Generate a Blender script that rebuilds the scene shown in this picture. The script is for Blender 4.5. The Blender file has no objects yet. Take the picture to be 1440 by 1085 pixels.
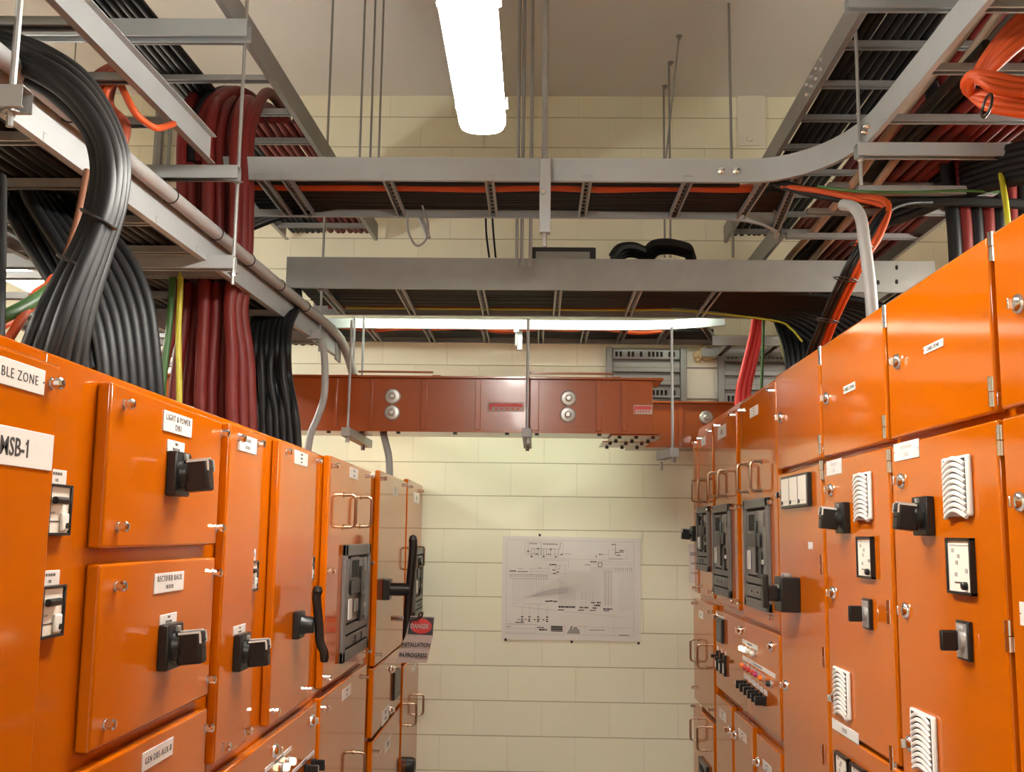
import bpy, bmesh, math, random
from mathutils import Vector, Matrix
random.seed(7)
PI = math.pi
EZ = 1.70                                   # eye height above the floor
F = 1480.0                                  # focal length in pixels of a 1440 x 1085 frame
# ---------------------------------------------------------------- camera and measuring helpers
d_ = Vector((32, 210, F)).normalized()
u_ = Vector((.0098, -1, 0)); u_ = (u_ - d_*u_.dot(d_)).normalized()
r_ = (-u_).cross(d_)

def ray(x, y):
    c = Vector((x-720, y-542.5, F))
    return Vector((c.dot(r_), c.dot(d_), c.dot(u_)))
def onY(x, y, Y):
    v = ray(x, y); v = v*(Y/v.y); return Vector((v.x, v.y, v.z+EZ))
def onX(x, y, X):
    v = ray(x, y); v = v*(X/v.x); return Vector((v.x, v.y, v.z+EZ))
def onZ(x, y, Z):
    v = ray(x, y); v = v*((Z-EZ)/v.z); return Vector((v.x, v.y, Z))
def z_at(X, Y, py):
    k = (py-542.5)/F
    return (k*(X*r_.z+Y*d_.z)-(X*r_.y+Y*d_.y))/(u_.y-k*u_.z) + EZ

scene = bpy.context.scene
COL = scene.collection
cam_data = bpy.data.cameras.new('camera')
cam = bpy.data.objects.new('camera', cam_data); COL.objects.link(cam)
cam_data.sensor_fit = 'HORIZONTAL'; cam_data.sensor_width = 36.0; cam_data.lens = F/1440*36
cam_data.clip_start = .05
Mx = Matrix(((r_.x, -r_.y, -r_.z), (d_.x, -d_.y, -d_.z), (u_.x, -u_.y, -u_.z)))
cam.matrix_world = Matrix.Translation((0, 0, EZ)) @ Mx.to_4x4()
scene.camera = cam
scene.view_settings.view_transform = 'Standard'
scene.view_settings.look = 'None'
scene.view_settings.gamma = 1
scene.view_settings.exposure = 0.0

# ---------------------------------------------------------------- materials
MATS = {}
def mat(name, col, rough=.5, metal=0, coat=0, emit=None, strength=0, bump=None, spec=.5, noise=None):
    m = bpy.data.materials.new(name); m.use_nodes = True
    nt = m.node_tree; b = nt.nodes['Principled BSDF']
    b.inputs['Base Color'].default_value = (*col, 1)
    b.inputs['Roughness'].default_value = rough
    b.inputs['Metallic'].default_value = metal
    b.inputs['Coat Weight'].default_value = coat
    b.inputs['Coat Roughness'].default_value = .05
    b.inputs['Specular IOR Level'].default_value = spec
    if emit:
        b.inputs['Emission Color'].default_value = (*emit, 1); b.inputs['Emission Strength'].default_value = strength
    if noise:                                # (scale, amount): slow mottling of the base colour
        tc = nt.nodes.new('ShaderNodeTexCoord'); n = nt.nodes.new('ShaderNodeTexNoise')
        n.inputs['Scale'].default_value = noise[0]; n.inputs['Detail'].default_value = 4
        mx = nt.nodes.new('ShaderNodeMix'); mx.data_type = 'RGBA'
        k = noise[1]
        mx.inputs[6].default_value = (*[c*(1-k) for c in col], 1); mx.inputs[7].default_value = (*[min(1, c*(1+k)) for c in col], 1)
        nt.links.new(tc.outputs['Object'], n.inputs['Vector']); nt.links.new(n.outputs['Fac'], mx.inputs[0])
        nt.links.new(mx.outputs[2], b.inputs['Base Color'])
    if bump:                                 # (scale, strength)
        tc = nt.nodes.new('ShaderNodeTexCoord'); n = nt.nodes.new('ShaderNodeTexNoise'); n.inputs['Scale'].default_value = bump[0]
        bp = nt.nodes.new('ShaderNodeBump'); bp.inputs['Strength'].default_value = bump[1]; bp.inputs['Distance'].default_value = .002
        nt.links.new(tc.outputs['Object'], n.inputs['Vector']); nt.links.new(n.outputs['Fac'], bp.inputs['Height'])
        nt.links.new(bp.outputs['Normal'], b.inputs['Normal'])
    MATS[name] = m
    return m

ORANGE = mat('orange_paint', (.45, .097, .0), .085, bump=(5, .04), spec=.5, noise=(3, .03))
STEEL = mat('galvanised_steel', (.27, .27, .265), .45, metal=.5, noise=(14, .12))
PAINTED = mat('grey_tray_coating', (.30, .32, .325), .5, metal=.15, noise=(9, .06))
CHROME = mat('chrome', (.72, .70, .68), .12, metal=1)
WHITE = mat('white_plate', (.66, .64, .60), .4)
OFFW = mat('off_white_plastic', (.74, .71, .62), .4)
INK = mat('engraved_ink', (.025, .025, .028), .6)
GREYINK = mat('faint_ink', (.36, .35, .34), .7)
BLACK = mat('black_plastic', (.008, .0075, .0075), .34, spec=.4)
DARK = mat('dark_gap', (.006, .005, .005), .8)
GREY = mat('grey_breaker_plastic', (.125, .12, .112), .45)
BRONZE = mat('dull_bronze', (.34, .25, .17), .32, metal=1)
BROWNC = mat('brown_cable_jacket', (.11, .035, .012), .5)
MIDG = mat('mid_grey_plastic', (.22, .21, .20), .4)
SILV = mat('silver_face', (.42, .41, .39), .35, metal=.6)
CBLK = mat('black_cable_jacket', (.005, .0052, .006), .5, spec=.28, bump=(40, .1))
CRED = mat('dark_red_cable_jacket', (.125, .010, .008), .5, spec=.3)
CBRED = mat('bright_red_cable_jacket', (.62, .03, .03), .45)
CORG = mat('orange_cable_jacket', (.43, .06, .010), .45, spec=.35)
CGRN = mat('green_cable_jacket', (.035, .11, .022), .45)
CYEL = mat('yellow_green_cable_jacket', (.38, .35, .02), .45)
HOSE = mat('grey_conduit', (.25, .25, .245), .45, bump=(90, .2))
DUCTM = mat('busbar_enamel', (.27, .055, .010), .2, coat=.1)
LAMP = mat('lamp_diffuser', (.9, .9, .9), .4, emit=(1, .965, .88), strength=41)
LAMP2 = mat('lamp_diffuser_small', (.9, .9, .9), .4, emit=(.90, 1, .80), strength=19)
PAPER = mat('plan_paper', (.72, .69, .67), .35, coat=.2)
FOAM = mat('expanding_foam', (.55, .43, .25), .9, bump=(30, .6))
LWHITE = mat('white_lit_lens', (.8, .78, .6), .3, emit=(1, .9, .5), strength=1.2)
LRED = mat('red_lens', (.45, .02, .01), .2)
LMAG = mat('magenta_lens', (.42, .01, .09), .2)
LORG = mat('amber_lens', (.75, .16, .01), .2)
SIGNRED = mat('sign_red', (.45, .03, .03), .5)
SIGNW = mat('sign_board', (.36, .28, .25), .6)
CEILM = mat('ceiling_paint', (.66, .64, .62), .8, noise=(2, .05))
FLOORM = mat('floor_paint', (.44, .43, .41), .35, noise=(5, .1))
GLASSM = mat('window_clear', (.9, .95, 1), .05)

def block_wall(name, axis, col, z0, x0, row=.1938):
    """painted concrete blocks: shallow flush joints"""
    m = bpy.data.materials.new(name); m.use_nodes = True
    nt = m.node_tree; b = nt.nodes['Principled BSDF']; L = nt.links.new
    tc = nt.nodes.new('ShaderNodeTexCoord'); sp = nt.nodes.new('ShaderNodeSeparateXYZ'); cb = nt.nodes.new('ShaderNodeCombineXYZ')
    L(tc.outputs['Object'], sp.inputs[0]); L(sp.outputs[axis], cb.inputs[0]); L(sp.outputs['Z'], cb.inputs[1])
    mp = nt.nodes.new('ShaderNodeMapping'); mp.inputs['Location'].default_value = (-x0, -z0, 0)
    L(cb.outputs[0], mp.inputs['Vector'])
    br = nt.nodes.new('ShaderNodeTexBrick'); L(mp.outputs[0], br.inputs['Vector'])
    br.inputs['Scale'].default_value = 1; br.inputs['Brick Width'].default_value = row*2; br.inputs['Row Height'].default_value = row
    br.inputs['Mortar Size'].default_value = .0028; br.inputs['Mortar Smooth'].default_value = .3; br.offset = .5
    br.inputs['Color1'].default_value = (*col, 1); br.inputs['Color2'].default_value = (*[c*.955 for c in col], 1)
    br.inputs['Mortar'].default_value = (*[c*.90 for c in col], 1)
    hb = nt.nodes.new('ShaderNodeTexBrick'); mp2 = nt.nodes.new('ShaderNodeMapping'); mp2.inputs['Location'].default_value = (-x0+130, -z0, 0); L(cb.outputs[0], mp2.inputs['Vector']); hb.offset = 0; L(mp2.outputs[0], hb.inputs['Vector'])     # bed joints, coloured darker than the upright ones
    hb.inputs['Scale'].default_value = 1; hb.inputs['Brick Width'].default_value = 400; hb.inputs['Row Height'].default_value = row
    hb.inputs['Mortar Size'].default_value = .0032; hb.inputs['Mortar Smooth'].default_value = .3
    hb.inputs['Color1'].default_value = hb.inputs['Color2'].default_value = (1, 1, 1, 1); hb.inputs['Mortar'].default_value = (.62, .58, .52, 1)
    mul = nt.nodes.new('ShaderNodeMix'); mul.data_type = 'RGBA'; mul.blend_type = 'MULTIPLY'; mul.inputs[0].default_value = 1
    L(br.outputs['Color'], mul.inputs[6]); L(hb.outputs['Color'], mul.inputs[7])
    n = nt.nodes.new('ShaderNodeTexNoise'); n.inputs['Scale'].default_value = 55; n.inputs['Detail'].default_value = 5
    L(tc.outputs['Object'], n.inputs['Vector'])
    md = nt.nodes.new('ShaderNodeMath'); md.operation = 'MULTIPLY_ADD'; md.inputs[1].default_value = -1.0
    L(br.outputs['Fac'], md.inputs[0])
    mm = nt.nodes.new('ShaderNodeMath'); mm.operation = 'MULTIPLY'; mm.inputs[1].default_value = .18
    L(n.outputs['Fac'], mm.inputs[0]); L(mm.outputs[0], md.inputs[2])
    bp = nt.nodes.new('ShaderNodeBump'); bp.inputs['Strength'].default_value = .7; bp.inputs['Distance'].default_value = .004
    L(md.outputs[0], bp.inputs['Height']); L(bp.outputs[0], b.inputs['Normal'])
    L(mul.outputs[2], b.inputs['Base Color']); b.inputs['Roughness'].default_value = .5
    return m
WALLM = block_wall('cream_block_wall', 'X', (.84, .82, .65), EZ+.42, -.145)
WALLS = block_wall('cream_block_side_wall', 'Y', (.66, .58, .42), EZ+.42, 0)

# ---------------------------------------------------------------- mesh builder
WORLD = {}                                   # world location of every object built (nothing is rotated above a leaf)
class MB:
    def __init__(s): s.bm = bmesh.new(); s.m = []
    def mi(s, m):
        if m not in s.m: s.m.append(m)
        return s.m.index(m)
    def _fin(s, fs, m):
        i = s.mi(m)
        for f in fs: f.material_index = i; f.smooth = True
    def box(s, c, d, m, bev=0, seg=2, R=None):
        vs = []
        for x in (-.5, .5):
            for y in (-.5, .5):
                for z in (-.5, .5):
                    v = Vector((x*d[0], y*d[1], z*d[2]))
                    if R: v = R @ v
                    vs.append(s.bm.verts.new(v+Vector(c)))
        fs = [s.bm.faces.new([vs[i] for i in q]) for q in ((0,1,3,2),(4,6,7,5),(0,4,5,1),(2,3,7,6),(0,2,6,4),(1,5,7,3))]
        s._fin(fs, m)
        if bev:
            es = list({e for f in fs for e in f.edges})
            r = bmesh.ops.bevel(s.bm, geom=es, offset=bev, segments=seg, affect='EDGES', profile=.5)
            s._fin(r['faces'], m)
            Ri = R.inverted() if R else None     # the broad faces stay flat, only the rounded edges shade smoothly
            for f in {f for v in r['verts'] for f in v.link_faces}:
                f.normal_update(); nn = Ri @ f.normal if Ri else f.normal
                if max(abs(nn.x), abs(nn.y), abs(nn.z)) > .9995: f.smooth = False
        return s
    def bb(s, x0, x1, y0, y1, z0, z1, m, bev=0, seg=2):
        return s.box(((x0+x1)/2, (y0+y1)/2, (z0+z1)/2), (abs(x1-x0), abs(y1-y0), abs(z1-z0)), m, bev, seg)
    def cyl(s, p0, p1, r, m, n=14, r2=None):
        return s.lathe([(r, 0), (r if r2 is None else r2, (Vector(p1)-Vector(p0)).length)], p0, Vector(p1)-Vector(p0), m, n)
    def lathe(s, prof, p, ax, m, n=16, scale=(1, 1)):
        ax = Vector(ax).normalized(); p = Vector(p)
        a = Vector((0, 0, 1)) if abs(ax.z) < .9 else Vector((0, 1, 0))
        e1 = (a-ax*a.dot(ax)).normalized(); e2 = ax.cross(e1)
        rings = []
        for (r, h) in prof:
            if r < 1e-6: rings.append([s.bm.verts.new(p+ax*h)])
            else: rings.append([s.bm.verts.new(p+ax*h+e1*(r*scale[0]*math.cos(2*PI*k/n))+e2*(r*scale[1]*math.sin(2*PI*k/n))) for k in range(n)])
        fs = []
        for A, B in zip(rings, rings[1:]):
            for k in range(n):
                a0, a1 = A[k % len(A)], A[(k+1) % len(A)]; b0, b1 = B[k % len(B)], B[(k+1) % len(B)]
                q = [v for i, v in enumerate((a0, a1, b1, b0)) if v not in (a0, a1, b1, b0)[:i]]
                if len(q) > 2: fs.append(s.bm.faces.new(q))
        if len(rings[0]) > 1: fs.append(s.bm.faces.new(rings[0][::-1]))
        if len(rings[-1]) > 1: fs.append(s.bm.faces.new(rings[-1]))
        s._fin(fs, m); return s
    def tube(s, pts, r, m, n=8, closed=False):
        pts = [Vector(p) for p in pts]; N = len(pts); rings = []; prev = None
        for i, p in enumerate(pts):
            if closed: t = pts[(i+1) % N]-pts[i-1]
            else: t = pts[min(i+1, N-1)]-pts[max(i-1, 0)]
            t.normalize()
            if prev is None:
                a = Vector((0, 0, 1)) if abs(t.z) < .8 else Vector((1, 0, 0))
                e1 = (a-t*a.dot(t)).normalized()
            else: e1 = (prev-t*prev.dot(t)).normalized()
            prev = e1; e2 = t.cross(e1)
            rings.append([s.bm.verts.new(p+e1*(r*math.cos(2*PI*k/n))+e2*(r*math.sin(2*PI*k/n))) for k in range(n)])
        fs = []
        for i in range(N if closed else N-1):
            A, B = rings[i], rings[(i+1) % N]
            for k in range(n): fs.append(s.bm.faces.new((A[k], A[(k+1) % n], B[(k+1) % n], B[k])))
        if not closed: fs += [s.bm.faces.new(rings[0][::-1]), s.bm.faces.new(rings[-1])]
        s._fin(fs, m); return s
    def sweep(s, path, poly, m, side=None):
        """closed profile [(n, z)] carried along a horizontal path of (x, y, z); n is measured to the left of travel"""
        path = [Vector(p) for p in path]; rings = []
        for i, p in enumerate(path):
            t = path[min(i+1, len(path)-1)]-path[max(i-1, 0)]; t.z = 0; t.normalize()
            nrm = Vector((-t.y, t.x, 0))
            rings.append([s.bm.verts.new(p+nrm*a+Vector((0, 0, b))) for a, b in poly])
        fs = []; k = len(poly)
        for A, B in zip(rings, rings[1:]):
            for j in range(k): fs.append(s.bm.faces.new((A[j], A[(j+1) % k], B[(j+1) % k], B[j])))
        fs += [s.bm.faces.new(rings[0][::-1]), s.bm.faces.new(rings[-1])]
        s._fin(fs, m); return s
    def prism(s, pts, off, m):
        """polygon of 3-D points pushed along off"""
        a = [s.bm.verts.new(Vector(p)) for p in pts]; b = [s.bm.verts.new(Vector(p)+Vector(off)) for p in pts]; n = len(pts)
        fs = [s.bm.faces.new(a[::-1]), s.bm.faces.new(b)]+[s.bm.faces.new((a[i], a[(i+1) % n], b[(i+1) % n], b[i])) for i in range(n)]
        s._fin(fs, m); return s
    def text(s, body, size, M, m, align='CENTER', bold=0, fit=None):
        c = bpy.data.curves.new('lettering', 'FONT'); c.body = body; c.size = size; c.align_x = align; c.align_y = 'CENTER'
        c.extrude = .0003; c.resolution_u = 2; c.offset = bold*size; c.space_character = 1.2 if bold < 0 else 1
        o = bpy.data.objects.new('lettering', c); COL.objects.link(o)
        dg = bpy.context.evaluated_depsgraph_get()
        me = bpy.data.meshes.new_from_object(o.evaluated_get(dg))
        flag = []
        if body.endswith('1'):               # the numeral one gets the flag that tells it from a capital I
            x1 = max(v.co.x for v in me.vertices)-.09*size; y1 = max(v.co.y for v in me.vertices)
            flag = [Vector((x1, y1, .0003)), Vector((x1-.19*size, y1-.17*size, .0003)), Vector((x1-.19*size, y1-.27*size, .0003)), Vector((x1, y1-.13*size, .0003))]
        if fit:                              # (cap height, width): the line is scaled to that size about its centre
            xs = [v.co.x for v in me.vertices]; ys = [v.co.y for v in me.vertices]
            sx = fit[1]/(max(xs)-min(xs)); sy = fit[0]/(max(ys)-min(ys)); mx, my = (max(xs)+min(xs))/2, (max(ys)+min(ys))/2
            for co in [v.co for v in me.vertices]+flag: co.x = (co.x-mx)*sx; co.y = (co.y-my)*sy
        vs = [s.bm.verts.new(M @ v.co) for v in me.vertices]; fs = []
        for p in me.polygons:
            try: fs.append(s.bm.faces.new([vs[i] for i in p.vertices]))
            except ValueError: pass
        if flag: fs.append(s.bm.faces.new([s.bm.verts.new(M @ co) for co in flag]))
        s._fin(fs, m)
        bpy.data.objects.remove(o); bpy.data.curves.remove(c); bpy.data.meshes.remove(me)
        return s
    def mesh(s, name, angle=35):
        bmesh.ops.recalc_face_normals(s.bm, faces=s.bm.faces[:])
        me = bpy.data.meshes.new(name); s.bm.to_mesh(me); s.bm.free()
        for m in s.m: me.materials.append(m)
        sm = [p.use_smooth for p in me.polygons]
        me.set_sharp_from_angle(angle=math.radians(angle)); me.polygons.foreach_set('use_smooth', sm)
        return me
    def build(s, name, parent=None, angle=35, **tags):
        vs = [v.co for v in s.bm.verts]
        lo = Vector([min(v[i] for v in vs) for i in range(3)]); hi = Vector([max(v[i] for v in vs) for i in range(3)])
        c = (lo+hi)/2
        bmesh.ops.translate(s.bm, vec=-c, verts=s.bm.verts[:])
        return put(name, s.mesh(name, angle), parent, c, **tags)

def put(name, me, parent=None, loc=(0, 0, 0), rot=None, **tags):
    o = bpy.data.objects.new(name, me); COL.objects.link(o)
    loc = Vector(loc); WORLD[o] = loc
    if parent is not None: o.parent = parent; o.location = loc-WORLD[parent]
    else: o.location = loc
    if rot: o.rotation_euler = rot
    tag(o, **tags); return o
def tag(o, label=None, cat=None, group=None, kind=None):
    if label: o['label'] = label
    if cat: o['category'] = cat
    if group: o['group'] = group
    if kind: o['kind'] = kind
    return o
def thing(name, loc, label, cat, group=None): return put(name, None, None, loc, label=label, cat=cat, group=group)

def spline(pts, k=6):
    pts = [Vector(p) for p in pts]
    q = [pts[0]*2-pts[1]]+pts+[pts[-1]*2-pts[-2]]; out = []
    for i in range(1, len(q)-2):
        for j in range(k):
            t = j/k; a, b, c, e = q[i-1], q[i], q[i+1], q[i+2]
            out.append(.5*((2*b)+(c-a)*t+(2*a-5*b+4*c-e)*t*t+(3*b-a-3*c+e)*t**3))
    return out+[pts[-1]]
def cable(name, pts, r, m, label, group=None, cat='cable', n=8, k=6):
    return MB().tube(spline(pts, k), r, m, n).build(name, None, 60, label=label, cat=cat, group=group)

# ---------------------------------------------------------------- the room
CZ = EZ+2.69; WY = 6.2
def slab(name, x0, x1, y0, y1, z0, z1, m):
    me = MB().bb(x0, x1, y0, y1, z0, z1, m).mesh(name); return put(name, me, kind='structure')
slab('floor', -4, 2.7, -3, WY, -.1, 0, FLOORM)
slab('ceiling', -4, 2.7, -3, WY, CZ, CZ+.1, CEILM)
slab('wall_back', -4.1, 2.8, WY, WY+.12, -.1, CZ+.1, WALLM)
slab('wall_front', -4.1, 2.8, -3.12, -3, -.1, CZ+.1, WALLM)
slab('wall_left', -4.12, -4, -3, WY, -.1, CZ+.1, WALLS)
slab('wall_right', 2.7, 2.82, -3, WY, -.1, CZ+.1, WALLS)
# ---------------------------------------------------------------- switchboard fittings, built facing +X with the mounting face at x = 0
def m_screw():
    b = MB(); b.lathe([(.009, 0), (.009, .002), (.0065, .0025), (.0065, .008), (.0088, .0085), (.0088, .015), (.006, .018), (0, .0185)], (0,0,0), (1,0,0), CHROME, 10)
    return b.mesh('cover_screw')
def m_wing_lock():
    b = MB(); b.lathe([(.0185, 0), (.0185, .003), (.016, .008), (.010, .0115), (0, .0125)], (0,0,0), (1,0,0), CHROME, 18)
    b.box((.014, 0, 0), (.016, .005, .020), CHROME, .0015)
    return b.mesh('wing_lock')
def m_hinge():
    b = MB(); b.cyl((.004, 0, -.028), (.004, 0, -.001), .008, CHROME, 14); b.cyl((.004, 0, .001), (.004, 0, .028), .0085, CHROME, 14)
    b.bb(-.004, .002, -.014, .0, .001, .028, CHROME, .001); b.bb(-.004, .002, 0, .014, -.028, -.001, CHROME, .001)
    return b.mesh('hinge')
def m_iso(s=.08):
    b = MB(); h = s/2
    b.bb(0, .019, -h, h, -h, h, BLACK, .003)
    b.lathe([(.026, .018), (.024, .030), (.020, .034)], (0,0,0), (1,0,0), BLACK, 24)
    R = Matrix.Rotation(math.radians(-6), 3, 'Y')
    b.box((.047, 0, -.002), (.046, .034, .058), BLACK, .005, 3, R)
    for k in (-1, 0, 1): b.box((.0702, 0, k*.014-.002), (.001, .018, .004), DARK, 0, 2, R)
    b.box((.047, 0, .0275), (.040, .006, .003), WHITE, 0, 2, R)
    for s in (-1, 1): b.box((.048, s*.0172, .0245), (.040, .001, .004), WHITE, 0, 2, R); b.box((.068, s*.0172, .016), (.0035, .001, .018), WHITE, 0, 2, R)
    b.bb(.019, .026, -.006, .006, h-.014, h-.004, SILV, .001)
    return b.mesh('isolator_switch')
def m_cam():
    b = MB(); b.bb(0, .010, -.030, .030, -.038, .038, BLACK, .002)
    b.bb(.010, .0115, -.025, .025, -.033, .033, SILV); b.bb(.0115, .012, -.012, .012, .022, .029, GREYINK)
    b.lathe([(.018, .011), (.017, .018), (.013, .02)], (0,0,0), (1,0,0), SILV, 20)
    b.box((.036, 0, 0), (.034, .012, .040), BLACK, .004, 2)
    return b.mesh('rotary_control_switch')
def m_relay(w=.096, h=.10):
    b = MB(); a, c = w/2, h/2; t = .006
    b.bb(0, .012, -a, a, c-t, c, BLACK, .001); b.bb(0, .012, -a, a, -c, -c+t, BLACK, .001)
    b.bb(0, .012, -a, -a+t, -c, c, BLACK, .001); b.bb(0, .012, a-t, a, -c, c, BLACK, .001)
    b.bb(0, .008, -a+t, a-t, -c+t, c-t, OFFW)
    for y, z in ((-.5, .55), (-.05, .35), (-.2, .12), (-.3, -.3), (.55, -.15)):
        b.bb(.008, .0095, y*a-.005, y*a+.005, z*c-.004, z*c+.004, GREYINK)
    b.bb(.008, .0092, -.4*a, .35*a, -.60*c, -.56*c, INK)
    b.bb(.008, .0090, -.75*a, .75*a, .72*c, .76*c, GREYINK)
    b.lathe([(.008, .008), (.008, .016), (.006, .018)], (0, .5*a, -.68*c), (1,0,0), BLACK, 12)
    return b.mesh('protection_relay')
def m_relay2(s=.072):
    b = MB(); c = s/2; t = .004
    b.bb(0, .012, -c, c, c-t, c, BLACK, .001).bb(0, .012, -c, c, -c, -c+t, BLACK, .001).bb(0, .012, -c, -c+t, -c, c, BLACK, .001).bb(0, .012, c-t, c, -c, c, BLACK, .001)
    b.bb(0, .008, -c+t, c-t, -c+t, c-t, OFFW)
    b.tube([(.012, -.022, .013), (.012, .014, .013)], .0055, BLACK, 10)
    b.bb(.008, .013, .004, .027, -.030, -.004, WHITE, .003); b.lathe([(.0045, .013), (.004, .015)], (0, .019, -.022), (1,0,0), BLACK, 10)
    b.bb(.008, .0088, -.028, .003, -.017, -.0155, INK); b.bb(.008, .0088, -.026, -.012, -.006, -.003, GREYINK)
    return b.mesh('overload_relay')
def m_meter3(w, h):
    b = MB(); a, c = w/2, h/2; b.bb(0, .014, -a, a, -c, c, BLACK, .002)
    for k in (-1, 0, 1):
        y = k*w*.315; b.bb(.014, .016, y-w*.135, y+w*.135, -c*.84, c*.86, OFFW)
        b.bb(.016, .0168, y-w*.10, y+w*.10, -c*.62, -c*.60, GREYINK)
        b.lathe([(.007, .016), (.005, .02)], (0, y-w*.09, -c*.66), (1,0,0), BLACK, 10)
    return b.mesh('triple_meter')
def m_vent(w=.112, h=.148):
    b = MB(); a, c = w/2, h/2; b.bb(0, .010, -a, a, -c, c, WHITE, .005, 3)
    b.bb(.010, .0105, -a*.82, a*.82, -c*.82, c*.9, DARK)
    n = 9
    for k in range(n+1):
        z0 = -c*.93+k*(2*c*.86)/n
        pts = [(.0105+.003*math.cos(t*PI/2), t*a*.78, z0+.014*math.cos(t*PI/2)-.006) for t in [i/6 for i in range(-6, 7)]]
        b.tube(pts, .0046, WHITE, 6)
    return b.mesh('vent_grille')
def m_loop(h=.11, p=.042, r=.0055):
    c = h/2; q = .014
    pts = [(0, 0, c), (p-q, 0, c), (p-q*.3, 0, c-q*.3), (p, 0, c-q), (p, 0, -c+q), (p-q*.3, 0, -c+q*.3), (p-q, 0, -c), (0, 0, -c)]
    b = MB(); b.tube(pts, r, BRONZE, 8); b.cyl((0, 0, c), (.003, 0, c), .010, BRONZE, 10); b.cyl((0, 0, -c), (.003, 0, -c), .010, BRONZE, 10)
    return b.mesh('loop_handle')
def m_breaker(w, h, flip=1):
    """moulded window frame with the breaker seen behind it and two slots in a lower panel"""
    b = MB(); a, c = w/2, h/2; t = .05*w+.012; s = .20*h
    b.bb(0, .014, -a, a, c-t, c, GREY, .003); b.bb(0, .014, -a, a, -c, -c+t, GREY, .003)
    b.bb(0, .014, -a, -a+t, -c, c, GREY, .003); b.bb(0, .014, a-t, a, -c, c, GREY, .003)
    zb = -c+s+t
    b.bb(0, .013, -a+t, a-t, zb-t*.7, zb, GREY, .002)
    b.bb(-.002, .002, -a+t, a-t, -c+t, c-t, DARK)
    # breaker in the window
    b.bb(.001, .006, -a*.78, a*.78, zb+.008, c-t-.010, MIDG, .002); b.bb(.006, .011, -a*.55, a*.05, c*.35, c*.78, GREY, .003)
    b.bb(.010, .016, -a*.6, a*.45, c*.12, c*.38, BLACK, .003); b.bb(.010, .014, -a*.68, -a*.45, -c*.30, c*.05, WHITE); b.bb(.010, .014, a*.15, a*.5, -c*.42, c*.05, BLACK, .003)
    b.bb(.010, .020, a*.1, a*.2, -c*.35, c*.6, BLACK, .004); b.bb(.010, .0135, -a*.2, a*.05, -c*.2, c*.02, MIDG)
    b.bb(.010, .0135, flip*a*.42, flip*a*.62, -c*.18, -c*.10, WHITE); b.bb(.010, .0135, flip*a*.5, flip*a*.66, c*.5, c*.74, MIDG)
    for k in range(6): b.bb(.013, .0145, -a*.5+k*a*.09, -a*.46+k*a*.09, c*.42, c*.72, DARK)
    # lower panel
    b.bb(.002, .014, -a+t*1.2, a-t*1.2, -c+t*1.2, zb-t*.9, GREY, .003)
    for y in (-.22, .28):
        b.bb(.014, .018, (y-.12)*a, (y+.12)*a, -c+t*1.6, zb-t*1.4, MIDG, .002); b.bb(.018, .0185, (y-.07)*a, (y+.05)*a, -c+t*2, zb-t*1.7, DARK)
    return b.mesh('breaker_window')
def m_label(w, h, lines, size=.5, bold=.012, dots=True, ink=INK, fits=None):
    """engraved plate; a line given as a number is that many illegible characters"""
    b = MB(); b.bb(0, .0022, -w/2, w/2, -h/2, h/2, WHITE, .0006, 1)
    n = len(lines)
    for i, l in enumerate(lines):
        z = (n-1)/2*h/n*.86-i*h/n*.86
        if isinstance(l, str):
            M = Matrix.Translation((.0024, 0, z)) @ Matrix(((0,0,1,0), (1,0,0,0), (0,1,0,0), (0,0,0,1)))
            b.text(l, h/n*size*1.35, M, ink, bold=bold, fit=fits[i] if fits else (h/n*size*.92, min(w*.88, len(l)*h/n*size*.85)))
        else:
            cw = min(h/n*.36, w*.8/l)
            for k in range(l):
                y = (k-(l-1)/2)*cw; hh = h/n*.20
                b.bb(.0022, .0026, y-cw*.32, y-cw*.12, z-hh, z+hh, ink); 
                if k % 3: b.bb(.0022, .0026, y-cw*.12, y+cw*.22, z+hh*(.6 if k % 2 else -.9), z+hh*(.9 if k % 2 else -.6), ink)
                if k % 2: b.bb(.0022, .0026, y+cw*.10, y+cw*.26, z-hh, z+hh*.9, ink)
    if dots:
        for y in (-1, 1): b.cyl((.002, y*(w/2-.004), 0), (.003, y*(w/2-.004), 0), .0014, INK, 8)
    return b.mesh('label_plate', 60)
def m_lever():
    b = MB(); b.bb(0, .020, -.037, .037, -.037, .037, BLACK, .004); b.lathe([(.028, .02), (.024, .03), (.022, .052)], (0,0,0), (1,0,0), BLACK, 18)
    pts = [(.058, 0, .095), (.056, 0, .075), (.060, 0, .045), (.066, 0, 0), (.070, 0, -.045), (.082, 0, -.072), (.084, 0, -.088)]
    b.tube(spline(pts, 4), .0125, BLACK, 10); b.lathe([(0, -.016), (.011, -.012), (.015, 0), (.011, .012), (0, .016)], (.058, 0, .092), (0,0,1), BLACK, 12)
    b.lathe([(0, -.014), (.010, -.011), (.0135, 0), (.010, .011), (0, .014)], (.084, 0, -.088), (0,0,1), BLACK, 12)
    return b.mesh('lever_handle')
def m_longlever():
    b = MB(); b.bb(0, .030, -.045, .045, -.045, .045, BLACK, .004); b.cyl((.03, 0, 0), (.115, 0, 0), .028, BLACK, 18)
    pts = [(.122, 0, .215), (.124, 0, .17), (.118, 0, .08), (.112, 0, 0), (.108, 0, -.09), (.106, 0, -.17), (.106, 0, -.205)]
    b.tube(spline(pts, 4), .019, BLACK, 12)
    for p in (pts[0], pts[-1]): b.lathe([(0, -.024), (.014, -.017), (.020, 0), (.014, .017), (0, .024)], p, (0,0,1), BLACK, 12)
    b.cyl((.035, 0, -.125), (.11, 0, -.125), .012, CHROME, 10)
    return b.mesh('long_lever_handle')
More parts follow.
